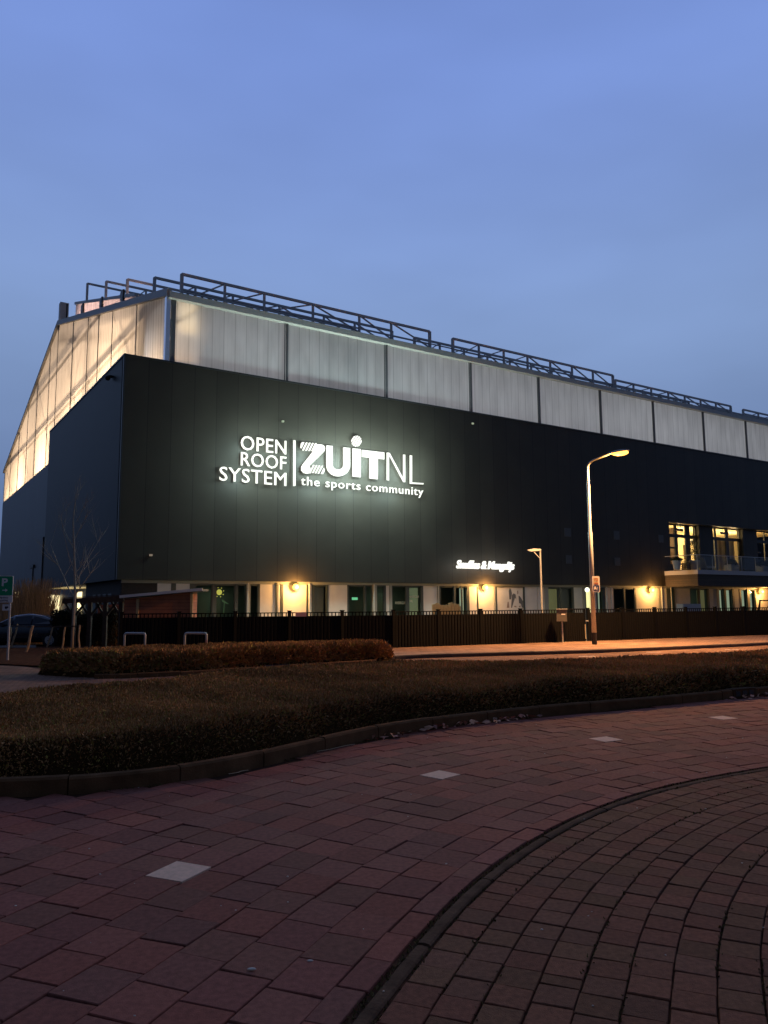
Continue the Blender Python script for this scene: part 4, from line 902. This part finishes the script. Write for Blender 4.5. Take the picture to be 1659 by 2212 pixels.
# ------------------------------------------------------------------ wall lamps
wl = [(Z6, 1305, 420, 'glowing round wall lamp on the white panel under the big sign'), (Z7, 1285, 425, 'glowing round wall lamp below the small script sign'), (Z8, 905, 510, 'glowing round wall lamp right of the street lamp'), (Z8, 1615, 520, 'glowing round wall lamp beneath the terrace at the right edge')]
first = None
for zm, a, c, lb in wl:
    x, z = F(*zm(a, c - 8), off=.0)
    if first is None:
        r = thing('wall_lamp', lb, 'wall lamp', LW(x, YG, z), ANG, 'lamps along the ground floor wall'); first = r
        MB().box(-.07, .07, -.06, 0, -.10, .14).bar((0, -.04, .08), (0, -.30, .14), .035).build('bracket', m_greypost, r)
        MB().sphere((0, -.32, -.04), .19, 16, 10).build('globe', m_globe, r, smooth=True)
        light('bulb', 'POINT', (0, -.66, -.08), 300, (1.0, .50, .14), .1, r)
    else:
        r = copy_tree(first); r.location = LW(x, YG, z); r['label'] = lb

# ------------------------------------------------------------------ fence, gate, letterbox
def fence_line(pts): 
    L = cum(np.array(pts)); return np.array(pts), L
fpts, fL = fence_line([(-10.6, 26.35), (-5, 27.75), (.32, 28.95), (7.48, 32.5), (18.6, 38.1), (40, 49.2)])
fence = thing('fence', 'black close boarded metal fence with a slim open band along its top', 'fence', (0, 0, 0))
def fat(u): return np.array([np.interp(u, fL, fpts[:, 0]), np.interp(u, fL, fpts[:, 1])])
def fheight(u): return 1.45 - .0 * u
off0 = fL[2]
gate_u0, gate_u1 = off0 + 7.9, off0 + 9.3
us = [off0 + k * 1.93 for k in range(-5, 4)] + [gate_u0]; us2 = [gate_u1 + k * 1.93 for k in range(0, 16)]
def fpanel(u0, u1, parent, name='fence_panel'):
    a, c = fat(u0), fat(u1); L_ = np.hypot(*(c - a)); rz = math.atan2(*(c - a)[::-1]); b = MB(); n = int(L_ / .135)
    for k in range(n):
        x0 = .05 + (L_ - .1) * k / n; w = (L_ - .1) / n; b.prism_z([(x0, -.012), (x0 + w * .2, -.030), (x0 + w * .75, -.030), (x0 + w * .95, -.012), (x0 + w, -.012), (x0 + w, .012), (x0, .012)], .09, 1.27)
        b.box(x0 + w * .35, x0 + w * .62, -.012, .012, 1.29, 1.40)
    b.box(.04, L_ - .04, -.022, .022, 1.265, 1.295); b.box(.04, L_ - .04, -.022, .022, 1.40, 1.435); b.box(.04, L_ - .04, -.018, .014, .07, .095)
    return b.build(name, m_fence, parent, loc=(a[0], a[1], 0), rz=rz)
def fpost(u, parent):
    a = fat(u); b = MB(); b.box(-.055, .055, -.055, .055, 0, 1.47); b.box(-.07, .07, -.07, .07, 1.47, 1.50); return b.build('fence_post', m_fence, parent, loc=(a[0], a[1], 0), rz=math.radians(26))
for L_ in (us, us2):
    for a, c in zip(L_[:-1], L_[1:]): fpanel(a, c, fence)
    for a in L_: fpost(a, fence)
ga = fat(gate_u0 + .12); gc = fat(gate_u1 - .16); rz = math.atan2(*(gc - ga)[::-1]); gl = np.hypot(*(gc - ga))
gate = thing('gate', 'narrow black boarded garden gate beside the street lamp', 'gate', (ga[0], ga[1], 0), rz)
b = MB(); n = 9
for k in range(n): x0 = .05 + (gl - .1) * k / n; w = (gl - .1) / n; b.prism_z([(x0, -.012), (x0 + w * .2, -.03), (x0 + w * .75, -.03), (x0 + w, -.012), (x0 + w, .012), (x0, .012)], .14, 1.30); b.box(x0 + w * .35, x0 + w * .6, -.012, .012, 1.31, 1.42)
b.build('gate_boards', m_fence, gate)
b = MB(); b.box(0, .05, -.035, .035, .11, 1.47); b.box(gl - .05, gl, -.035, .035, .11, 1.47); b.box(.05, gl - .05, -.03, .03, 1.42, 1.47); b.box(.05, gl - .05, -.03, .03, .10, .14); b.build('gate_frame', m_fence, gate)
MB().box(gl - .03, gl + .1, -.09, -.04, .93, .97).build('handle', m_galv, gate); MB().box(gl - .06, gl - .045, -.06, -.036, .2, .80).build('edge_strip', m_signcream, gate)
u_ = off0 + 7.45; a = fat(u_) + np.array([.25, -.45]); r = thing('letterbox', 'grey letterbox on a thin post in front of the fence beside the gate', 'letterbox', (a[0], a[1], .1), math.radians(-12))
MB().prism([(-.20, .86), (.20, .86), (.20, 1.34), (-.20, 1.34)], -.16, .12).build('box', M('letterbox_grey', (.12, .11, .10), rough=.5), r)
MB().prism_z([(-.22, -.20), (.22, -.20), (.22, .14), (-.22, .14)], 1.345, 1.375).build('lid', m_galv, r); MB().box(-.205, -.201, -.16, .12, .86, 1.34).build('side_plate', m_galv, r)
MB().box(-.02, .14, -.166, -.161, 1.12, 1.17).build('name_plate', m_signwhite, r); MB().tube([(0, 0, 0), (0, 0, .86)], .03, 10).build('post', m_galv, r)
a = fat(off0 - 3.45); MB_ = MB(); MB_.box(-.2, .2, -.045, -.035, 1.28, 1.43); tag(MB_.build('fence_notice', M('pink_notice', (.55, .32, .33)), loc=(a[0], a[1], 0), rz=math.radians(12.5)), 'small pale pink notice plate fixed to the fence top band', 'notice')
x = None

# ------------------------------------------------------------------ things in the yard behind the fence
# garden shed with a light sloping roof edge
def at_depth(px, py, Y): d = ray(px, py); t = Y / d[1]; return d[0] * t, d[2] * t + EYE
Ys = 31.6
xl, zl = at_depth(*Z6(0, 490), Ys); xr, zr = at_depth(*Z6(583, 425), Ys); xw1, _ = at_depth(*Z6(497, 500), Ys); xll, zll = at_depth(*Z5(1205, 1225), Ys)
shed = thing('garden_shed', 'brown board garden shed with a pale sloping roof edge behind the fence', 'shed', (0, 0, 0))
MB().prism([(xll, 0), (xw1, 0), (xw1, zr - .16), (xll, zll - .16)], Ys + .1, Ys + .9).build('wall', m_wood, shed)
b = MB(); b.prism([(xll - .1, zll - .12), (xr, zr - .12), (xr, zr - .04), (xll - .1, zll - .04)], Ys - .15, Ys + 1.0); b.build('roof', m_roof, shed)
b = MB(); b.prism([(xll - .12, zll - .11), (xr + .02, zr - .11), (xr + .02, zr + .0), (xll - .12, zll + .0)], Ys - .19, Ys - .152); b.build('roof_edge', m_zinc, shed)
for xx in (xll + .55, xw1 - .02): MB().box(xx - .05, xx + .05, Ys + .02, Ys + .098, 0, (zl - .1 if xx < xll + 1 else zr - .17)).build('corner_board', m_wood_pale, shed)
# pergola left of it
xa_, za_ = at_depth(*Z5(610, 1270), Ys + .6); xb_, zb2 = at_depth(*Z5(1205, 1240), Ys + .6)
perg = thing('pergola', 'low dark timber pergola with braced posts beside the shed', 'pergola', (0, 0, 0))
b = MB(); b.bar((xa_, Ys + .6, za_ - .05), (xb_, Ys + .6, zb2 - .05), .12, .2); b.bar((xa_, Ys + 2.6, za_ - .05), (xb_, Ys + 2.6, zb2 - .05), .12, .2); b.bar((xa_, Ys + .58, za_ + .08), (xb_, Ys + .58, zb2 + .08), .06, .03); b.build('beam', m_wood_dark, perg)
for k in range(4):
    xx = xa_ + .5 + (xb_ - xa_ - .6) * k / 3; MB().box(xx - .08, xx + .08, Ys + .52, Ys + .68, 0, za_ - .1).build('post', m_wood_dark, perg)
    b = MB(); b.bar((xx + .05, Ys + .6, za_ - .65), (xx + .45, Ys + .6, za_ - .1), .08); b.bar((xx - .05, Ys + .6, za_ - .65), (xx - .4, Ys + .6, za_ - .1), .08); b.build('brace', m_wood_dark, perg)
MB().box(xa_ + .8, xb_, Ys + 2.4, Ys + 2.5, 0, za_ - .2).build('back_boards', m_wood, perg)
# palisade of split logs
x, z = F(*Z7(985, 548), off=-2.2); xe0 = F(*Z7(875, 580), off=-2.2)[0]; xe1 = F(*Z7(1100, 580), off=-2.2)[0]
pal = thing('log_palisade', 'short row of pale upright logs in the yard behind the fence', 'palisade', LW(xe0, -2.2), ANG)
n = 21
for k in range(n):
    hh = z - .02 + .09 * math.sin(k * .55) * R_.uniform(.6, 1.2) + R_.uniform(-.05, .05); xx = (xe1 - xe0) * k / n; MB().tube([(xx, R_.uniform(-.05, .05), 0), (xx, 0, hh)], (xe1 - xe0) / n * .42, 8).build('log', m_wood_pale, pal)
# small post lamp in the yard
x_, z_ = at_depth(*Z8(182, 243), 36.5)
yl = thing('yard_lamp', 'slim grey yard lamp post with a short flat head behind the fence', 'lamp post', (x_, 36.5, 0))
MB().tube([(0, 0, 0), (0, 0, z_)], [.05, .045], 10).build('post', m_galv, yl); MB().prism([(-.62, z_ - .02), (-.45, z_ - .10), (.03, z_ - .06), (.03, z_ + .02), (-.3, z_ + .05)], -.09, .09).build('lamp_head', m_galv, yl); MB().bar((-.3, 0, z_ - .10), (-.02, 0, z_ - .42), .03).build('brace', m_galv, yl)
# lit tube standing left of the street lamp
xq, zq = F(*Z8(492, 500), off=-1.0); r = thing('light_column', 'pale glowing round column just left of the street lamp', 'light column', LW(xq, -1.0), ANG)
MB().tube([(0, 0, 0), (0, 0, zq - .1)], .15, 14).build('tube', M('glow_tube', (.8, .8, .5), emit=(.95, .85, .35), estr=.9), r); MB().sphere((-.08, 0, zq - .05), .17, 12, 8).build('lamp_globe', M('glow_tube_top', (.9, .9, .6), emit=(1, 1, .7), estr=2.5), r)
# bench and A-frame under the terrace
xq, zq = F(*ZB(460, 1375), off=-3.5); r = thing('white_bench', 'long pale bench box standing under the terrace edge', 'bench', LW(xq, -3.5), ANG)
MB().box(-1.0, 1.2, -.3, .3, .3, zq).build('bench_body', m_pot, r); MB().box(-1.0, -.9, -.25, .25, 0, .3).box(1.1, 1.2, -.25, .25, 0, .3).build('leg', m_black, r)
xq, zq = F(*ZB(1540, 1325), off=-3.0); r = thing('swing_frame', 'dark A-shaped swing frame in front of the lit wall at right', 'swing', LW(xq, -3.0), ANG)
for dx in (0, 2.4):
    b = MB(); b.bar((dx - .5, 0, 0), (dx, 0, zq), .09); b.bar((dx + .5, .8, 0), (dx, 0, zq), .09); b.build('leg', m_wood_dark, r)
MB().bar((-.1, 0, zq), (2.5, 0, zq), .1).build('top_beam', m_wood_dark, r)

# ------------------------------------------------------------------ street lamp
LP = np.array([8.12, 30.25])
sl = thing('street_lamp', 'tall grey street lamp with glowing orange head over the sidewalk', 'street lamp', (LP[0], LP[1], .1))
MB().tube([(0, 0, 0), (0, 0, .45)], .095, 16).build('base_band', m_black, sl)
MB().tube([(0, 0, .45), (0, 0, 4.36), (0, 0, 4.40), (0, 0, 6.30), (0, 0, 6.34), (0, 0, 6.9)], [.092, .084, .062, .058, .046, .044], 16).build('pole', m_pole, sl, smooth=True)
ad = norm(np.array([.93, -.37])); pts = [(0, 0, 6.9)]
for t in np.linspace(.14, 1, 7): a = t * math.radians(72); pts.append((ad[0] * .35 * (1 - math.cos(a)), ad[1] * .35 * (1 - math.cos(a)), 6.9 + .35 * math.sin(a)))
pts.append((ad[0] * .85, ad[1] * .85, 7.42)); MB().tube(pts, [.044] + [.04] * 7 + [.035], 12).build('arm', m_pole, sl, smooth=True)
def lamp_head():
    b = MB(); n = 14; rows = []
    for i in range(11):
        t = i / 10; L_ = .80 + t * .82; w = .145 * math.sin(math.pi * min(1, .12 + t * .86)) ** .6 * (1 if t < .95 else .6); hgt = .10 * math.sin(math.pi * min(1, .1 + t * .85)) ** .7; rows.append((L_, w, hgt))
    vs = []
    for (L_, w, hgt) in rows:
        for k in range(n):
            a = math.pi * k / (n - 1); side = math.cos(a) * w; up = math.sin(a) * hgt
            vs.append((ad[0] * L_ - ad[1] * side, ad[1] * L_ + ad[0] * side, 7.42 + (L_ - .8) * .12 + up))
    fs = [(i * n + k, i * n + k + 1, (i + 1) * n + k + 1, (i + 1) * n + k) for i in range(10) for k in range(n - 1)]
    b.add(vs, fs); return b
lamp_head().build('lamp_head', m_pole, sl, smooth=True)
lc = np.array([ad[0] * 1.26, ad[1] * 1.26]); b = MB()
b.sphere((0, 0, 0), 1, 16, 8, (.33, .13, .12)); o = b.build('lamp_lens', m_lampglass, sl, smooth=True, loc=(lc[0], lc[1], 7.445), rz=math.atan2(ad[1], ad[0]))
light('bulb', 'SPOT', (lc[0], lc[1], 7.33), 15000, (1.0, .50, .19), .12, sl, (0, 0, 0), cone=165, blend=.35)
light('bulb_side', 'POINT', (lc[0] - .1, lc[1], 7.22), 110, (1.0, .50, .12), .12, sl)
# parking sign on the pole
ps = thing('pole_sign', 'small white framed parking sign clamped to the street lamp pole', 'sign', (LP[0] + .12, LP[1] - .11, .1), math.radians(8))
def rrect(w, h, r_, cx_=0, cz_=0):
    pts = []
    for (sx, sz, a0) in ((1, 1, 0), (-1, 1, 90), (-1, -1, 180), (1, -1, 270)):
        for k in range(5): a = math.radians(a0 + k * 22.5); pts.append((cx_ + sx * (w / 2 - r_) + r_ * math.cos(a), cz_ + sz * (h / 2 - r_) + r_ * math.sin(a)))
    return pts
MB().prism(rrect(.30, .62, .04, 0, 2.32)[::-1], -.01, .01).build('plate', m_signwhite, ps)
MB().prism(rrect(.21, .28, .02, 0, 2.44)[::-1], -.014, -.011).build('disc_panel', m_signcream, ps); MB().prism(rrect(.24, .21, .015, 0, 2.165)[::-1], -.014, -.011).build('blue_panel', m_blue, ps)
b = MB(); b.box(-.075, .07, -.018, -.0145, 2.53, 2.55); b.box(.05, .07, -.018, -.0145, 2.45, 2.53); b.box(-.06, -.035, -.018, -.0145, 2.46, 2.505); b.box(-.01, .05, -.018, -.0145, 2.45, 2.468); b.box(-.08, .08, -.018, -.0145, 2.33, 2.345); b.box(-.075, .075, -.018, -.0145, 2.36, 2.385); b.build('disc_symbol', m_orange, ps)
b = MB(); b.prism([(-.095, 2.10), (-.095, 2.17), (-.075, 2.215), (-.055, 2.235), (-.025, 2.235), (-.005, 2.20), (.01, 2.15), (.01, 2.10), (-.015, 2.10), (-.02, 2.125), (-.065, 2.125), (-.07, 2.10)][::-1], -.018, -.0145); b.build('car_symbol', m_signwhite, ps)
MB().box(.045, .062, -.018, -.0145, 2.10, 2.21).build('post_symbol', m_signwhite, ps); MB().tube([(-.0, .03, 2.5), (-.0, .1, 2.5)], .02, 8).build('clamp', m_galv, ps)

# ------------------------------------------------------------------ parking sign on its own post, left
PX, PY = -11.90, 24.63
pk = thing('parking_sign', 'green parking sign with arrow and two small white plates on a grey post', 'sign', (PX, PY, .02), math.radians(2))
MB().tube([(0, .03, 0), (-.02, .03, 2.5)], .035, 12).build('post', m_galv, pk)
ox = -.18
MB().prism(rrect(.50, .64, .04, ox, 2.34)[::-1], -.01, .01).build('white_edge', m_signwhite, pk); MB().prism(rrect(.465, .605, .03, ox, 2.34)[::-1], -.014, -.0105).build('green_panel', m_green, pk)
lettering('letter', 'P', ox - .10, ox + .085, 2.33, 2.58, -.020, -.0145, m_signwhite, pk, .03)
MB().prism([(ox - .075, 2.185), (ox + .02, 2.185), (ox + .02, 2.145), (ox + .095, 2.20), (ox + .02, 2.255), (ox + .02, 2.215), (ox - .075, 2.215)][::-1], -.020, -.0145).build('arrow', m_signwhite, pk)
MB().prism(rrect(.50, .20, .015, ox, 1.915)[::-1], -.01, .01).build('name_plate', m_signwhite, pk)
lettering('lettering', 'Parking', ox - .15, ox + .12, 1.925, 1.99, -.016, -.0105, m_dark, pk, .02); lettering('lettering', 'ZUiTNL', ox - .15, ox + .13, 1.845, 1.90, -.016, -.0105, m_dark, pk, .02)
MB().prism(rrect(.26, .20, .015, ox + .08, 1.66)[::-1], -.01, .01).build('small_plate', m_signwhite, pk)
b = MB(); b.prism([(ox + .03, 1.69), (ox + .13, 1.69), (ox + .14, 1.65), (ox + .09, 1.62), (ox + .08, 1.60), (ox + .05, 1.61), (ox + .03, 1.65)][::-1], -.016, -.0105); b.box(ox - .02, ox + .18, -.016, -.0105, 1.735, 1.742); b.build('symbol', m_dark, pk)

# ------------------------------------------------------------------ bicycle stands
st = None
for (p, q_, lb) in (((-8.35, 25.0), (-7.62, 24.7), 'grey steel bicycle stand nearer the young tree, left of two'), ((-6.35, 24.75), (-5.62, 24.45), 'grey steel bicycle stand with a small red and white tag, right of two')):
    L_ = .82; r = thing('bicycle_stand', lb, 'bicycle stand', (p[0], p[1], .03), math.atan2(q_[1] - p[1], q_[0] - p[0]), 'bicycle stands behind the narrow hedge')
    pts = [(0, 0, 0), (0, 0, .72)] + [(.08 - .08 * math.cos(a), 0, .72 + .08 * math.sin(a)) for a in np.linspace(.2, math.pi / 2, 5)] + [(L_ - .08 + .08 * math.sin(a), 0, .72 + .08 * math.cos(a)) for a in np.linspace(0, math.pi / 2 - .2, 5)] + [(L_, 0, .72), (L_, 0, 0)]
    MB().tube(pts, .034, 12).build('hoop', m_galv, r, smooth=True)
    if 'tag' in lb: MB().box(L_ - .01, L_ + .06, -.045, -.038, .35, .60).build('tag', M('red_tag', (.55, .25, .2)), r)

# ------------------------------------------------------------------ stakes, trees, shrubs, car at left
stakes = [((-15.44, 32.27), (.22, 0), .98, 'thin leaning stake beside the car, second from the parking sign'), ((-15.42, 32.0), (.06, 0), .88, 'short dim stake behind the leaning ones near the car'), ((-13.34, 29.06), (.20, 0), .98, 'thickest leaning stake in front of the parked car'), ((-14.11, 32.6), (.22, 0), .84, 'slanting stake left of the young tree, farther from its trunk'),
          ((-13.07, 31.6), (.10, 0), .88, 'upright stake just left of the young tree trunk'), ((-11.69, 29.83), (-.02, 0), .98, 'knobbly upright stake just right of the young tree trunk')]
for (p, lean, h, lb) in stakes:
    pts = [(lean[0] * t + .015 * math.sin(t * 7 + p[0]), .01 * math.cos(t * 5), h * t) for t in np.linspace(0, 1, 6)]; th = .055 if 'thickest' in lb else .038
    tag(MB().tube(pts, [th, th * .97, th * 1.04, th * .92, th, th * .9], 8).build('wooden_stake', m_stake, loc=(p[0], p[1], .02)), lb, 'stake', 'wooden stakes round the young tree')
mb = MB(); mb.bar((-15.6, 32.3, .93), (-14.0, 30.6, .92), .03, .06); mb.bar((-14.0, 30.6, .92), (-11.6, 29.85, .95), .03, .05); tag(mb.build('tie_rail', m_wood_dark), 'thin dark rail tying the wooden stakes together', 'rail')
def branch_tree(b, p, d, L_, r_, depth, rnd):
    n = 5; pts = [p]; rad = [r_]; q = np.array(p, float); dd = norm(np.array(d, float))
    for k in range(n):
        dd = norm(dd + np.array([rnd.uniform(-.12, .12), rnd.uniform(-.12, .12), rnd.uniform(-.02, .12)])); q = q + dd * L_ / n; pts.append(q.copy()); rad.append(r_ * (1 - .65 * (k + 1) / n))
    b.tube(pts, rad, 6, False)
    if depth > 0:
        for k in range(rnd.randint(3, 5)):
            i = rnd.randint(1, n); a = rnd.uniform(0, 6.28); nd = norm(dd + .75 * np.array([math.cos(a), math.sin(a), rnd.uniform(.0, .5)])); branch_tree(b, pts[i], nd, L_ * rnd.uniform(.4, .65), rad[i] * .7, depth - 1, rnd)
tr = thing('young_tree', 'slender bare young tree with pale branches before the dark side wall', 'tree', (-12.15, 30.3, .02))
MB().tube([(0, 0, 0), (.02, 0, 1.0), (.03, 0, 2.2), (-.02, 0, 3.2), (-.10, 0, 4.2), (-.16, 0, 5.0), (-.10, .0, 5.9), (.05, 0, 6.9)], [.065, .058, .052, .042, .034, .026, .016, .006], 8).build('trunk', m_bark, tr, smooth=True)
rnd = random.Random(5); b = MB()
for (z, dx, dy, L_, r_) in ((2.0, -.9, .2, 2.6, .026), (2.1, .7, -.1, 1.7, .026), (2.5, .35, .3, 2.4, .02), (3.1, -.5, -.3, 2.2, .018), (3.0, .75, .5, 1.4, .017), (3.8, -.7, .3, 1.7, .015), (4.4, .5, -.3, 1.3, .012), (5.0, .35, .2, 1.2, .012), (5.4, -.3, 0, 1.1, .010), (5.9, .15, .1, .9, .009)):
    branch_tree(b, (-.03 if z > 3 else .03, 0, z), (dx, dy, 1.0), L_, r_, 2, rnd)
b.build('crown', m_bark, tr)
# dark evergreen hedge behind the stakes
x0, _ = at_depth(116, 1330, 33.6); x1, _ = at_depth(245, 1330, 33.6)
ev = thing('evergreen_hedge', 'almost black untrimmed hedge between the young tree and the fence', 'hedge', (0, 0, 0)); n = 16000
P_ = np.c_[rng.uniform(x0, x1 + .3, n), rng.uniform(33.2, 34.2, n), rng.uniform(0, 1, n) ** .6]; top = 1.42 + .12 * np.sin(P_[:, 0] * 3.1) + .08 * np.sin(P_[:, 0] * 8.3); P_[:, 2] *= top
leafy('foliage', P_, np.c_[np.zeros(n), -np.ones(n) * .5, np.ones(n)], .09, m_evergreen, np.ones((n, 3)), ev); MB().box(x0 + .05, x1 + .2, 33.4, 34.1, 0, 1.28).build('branches', m_hedge_core, ev)
# ornamental grasses by the side wall
def grass_clump(cx_, cy_, w, h, n):
    x = rng.normal(cx_, w, n); y = rng.normal(cy_, .4, n); V = np.empty((n, 4, 3)); lean = rng.normal(0, .16, (n, 2)); H_ = h * rng.uniform(.5, 1.05, n)
    for j, (t, wd) in enumerate(((0, .012), (0, -.012), (1, -.004), (1, .006))): V[:, j, 0] = x + lean[:, 0] * H_ * t ** 2 + wd; V[:, j, 1] = y + lean[:, 1] * H_ * t; V[:, j, 2] = H_ * t
    return V
Vs = [grass_clump(*at_depth(px, 1300, 36.5)[:1], 36.5, w, h, n) for px, w, h, n in ((22, .25, 2.3, 300), (36, .25, 2.7, 300), (50, .3, 2.9, 450), (66, .35, 2.9, 500), (84, .25, 2.4, 260), (92, .14, 3.0, 300), (97, .12, 2.7, 200))]
V = np.concatenate(Vs); n = len(V); tn = rng.uniform(.4, 1.3, (n, 1)) * np.array([1, .95, .9]); tag(fastmesh('tall_grass', V.reshape(-1, 3), np.arange(n * 4).reshape(n, 4), m_straw, col=np.repeat(tn, 4, 0)), kind='stuff')

# parked car
car = thing('parked_car', 'dark parked car with a sloping roofline behind the wooden stakes', 'car', (-15.75, 34.2, -.03), math.radians(2))
st_ = [(-2.25, .55, .62, .60), (-2.1, .80, .72, .70), (-1.5, .88, .86, .84), (-.95, .90, .93, 1.02), (-.3, .90, .95, 1.36), (.3, .90, .96, 1.43), (.9, .90, .95, 1.36), (1.5, .89, .94, 1.14), (2.0, .84, .92, .96), (2.25, .72, .72, .74)]
b = MB(); n = 0; vs = []
for (x, hw, zb_c, zt_c) in st_:
    tw = hw * (.72 if zt_c > zb_c + .1 else .9)
    vs += [(x, -hw * .92, .22), (x, -hw, .45), (x, -hw, zb_c - .06), (x, -hw * .96, zb_c), (x, -tw, zt_c - .02), (x, -tw * .6, zt_c + .02), (x, tw * .6, zt_c + .02), (x, tw, zt_c - .02), (x, hw * .96, zb_c), (x, hw, zb_c - .06), (x, hw, .45), (x, hw * .92, .22)]
k = 12; fs = [(i * k + j, (i + 1) * k + j, (i + 1) * k + (j + 1) % k, i * k + (j + 1) % k) for i in range(len(st_) - 1) for j in range(k)] + [tuple(range(k)), tuple((len(st_) - 1) * k + j for j in range(k))[::-1]]
b.add(vs, fs); b.build('body', m_car, car, smooth=True)
for x0, x1, z0, z1, z2_, z3_ in ((-.88, -.25, .98, 1.0, .99, 1.30), (-.18, .55, .99, 1.32, .99, 1.36), (.62, 1.35, .99, 1.34, .99, 1.14)):
    MB().add([(x0, -.895, z0), (x1, -.895, z2_), (x1, -.70, z3_), (x0, -.70 if z1 > 1.1 else -.86, z1)], [(0, 1, 2, 3)]); q = MB(); q.add([(x0, -.895, z0), (x1, -.895, z2_), (x1, -.72, z3_), (x0, (-.72 if z1 > 1.1 else -.88), z1)], [(0, 1, 2, 3)]); q.build('side_window', m_carglass, car)
for wx_ in (-1.4, 1.38):
    for sy in (-1, 1):
        w = MB().tube([(wx_, sy * .70, .32), (wx_, sy * .91, .32)], .32, 20).build('wheel', m_rubber, car); MB().tube([(wx_, sy * .905, .32), (wx_, sy * .925, .32)], .2, 12).build('rim', m_galv, w)
for sy in (-1, 1): MB().box(2.12, 2.24, sy * .62 - .12, sy * .62 + .12, .62, .74).build('tail_light', M('tail_red', (.3, .02, .02), rough=.3), car); MB().box(-2.2, -2.08, sy * .6 - .12, sy * .6 + .12, .56, .66).build('headlight', m_glass, car)
MB().box(-.75, -.60, -1.02, -.90, .96, 1.08).build('side_mirror', m_car, car)
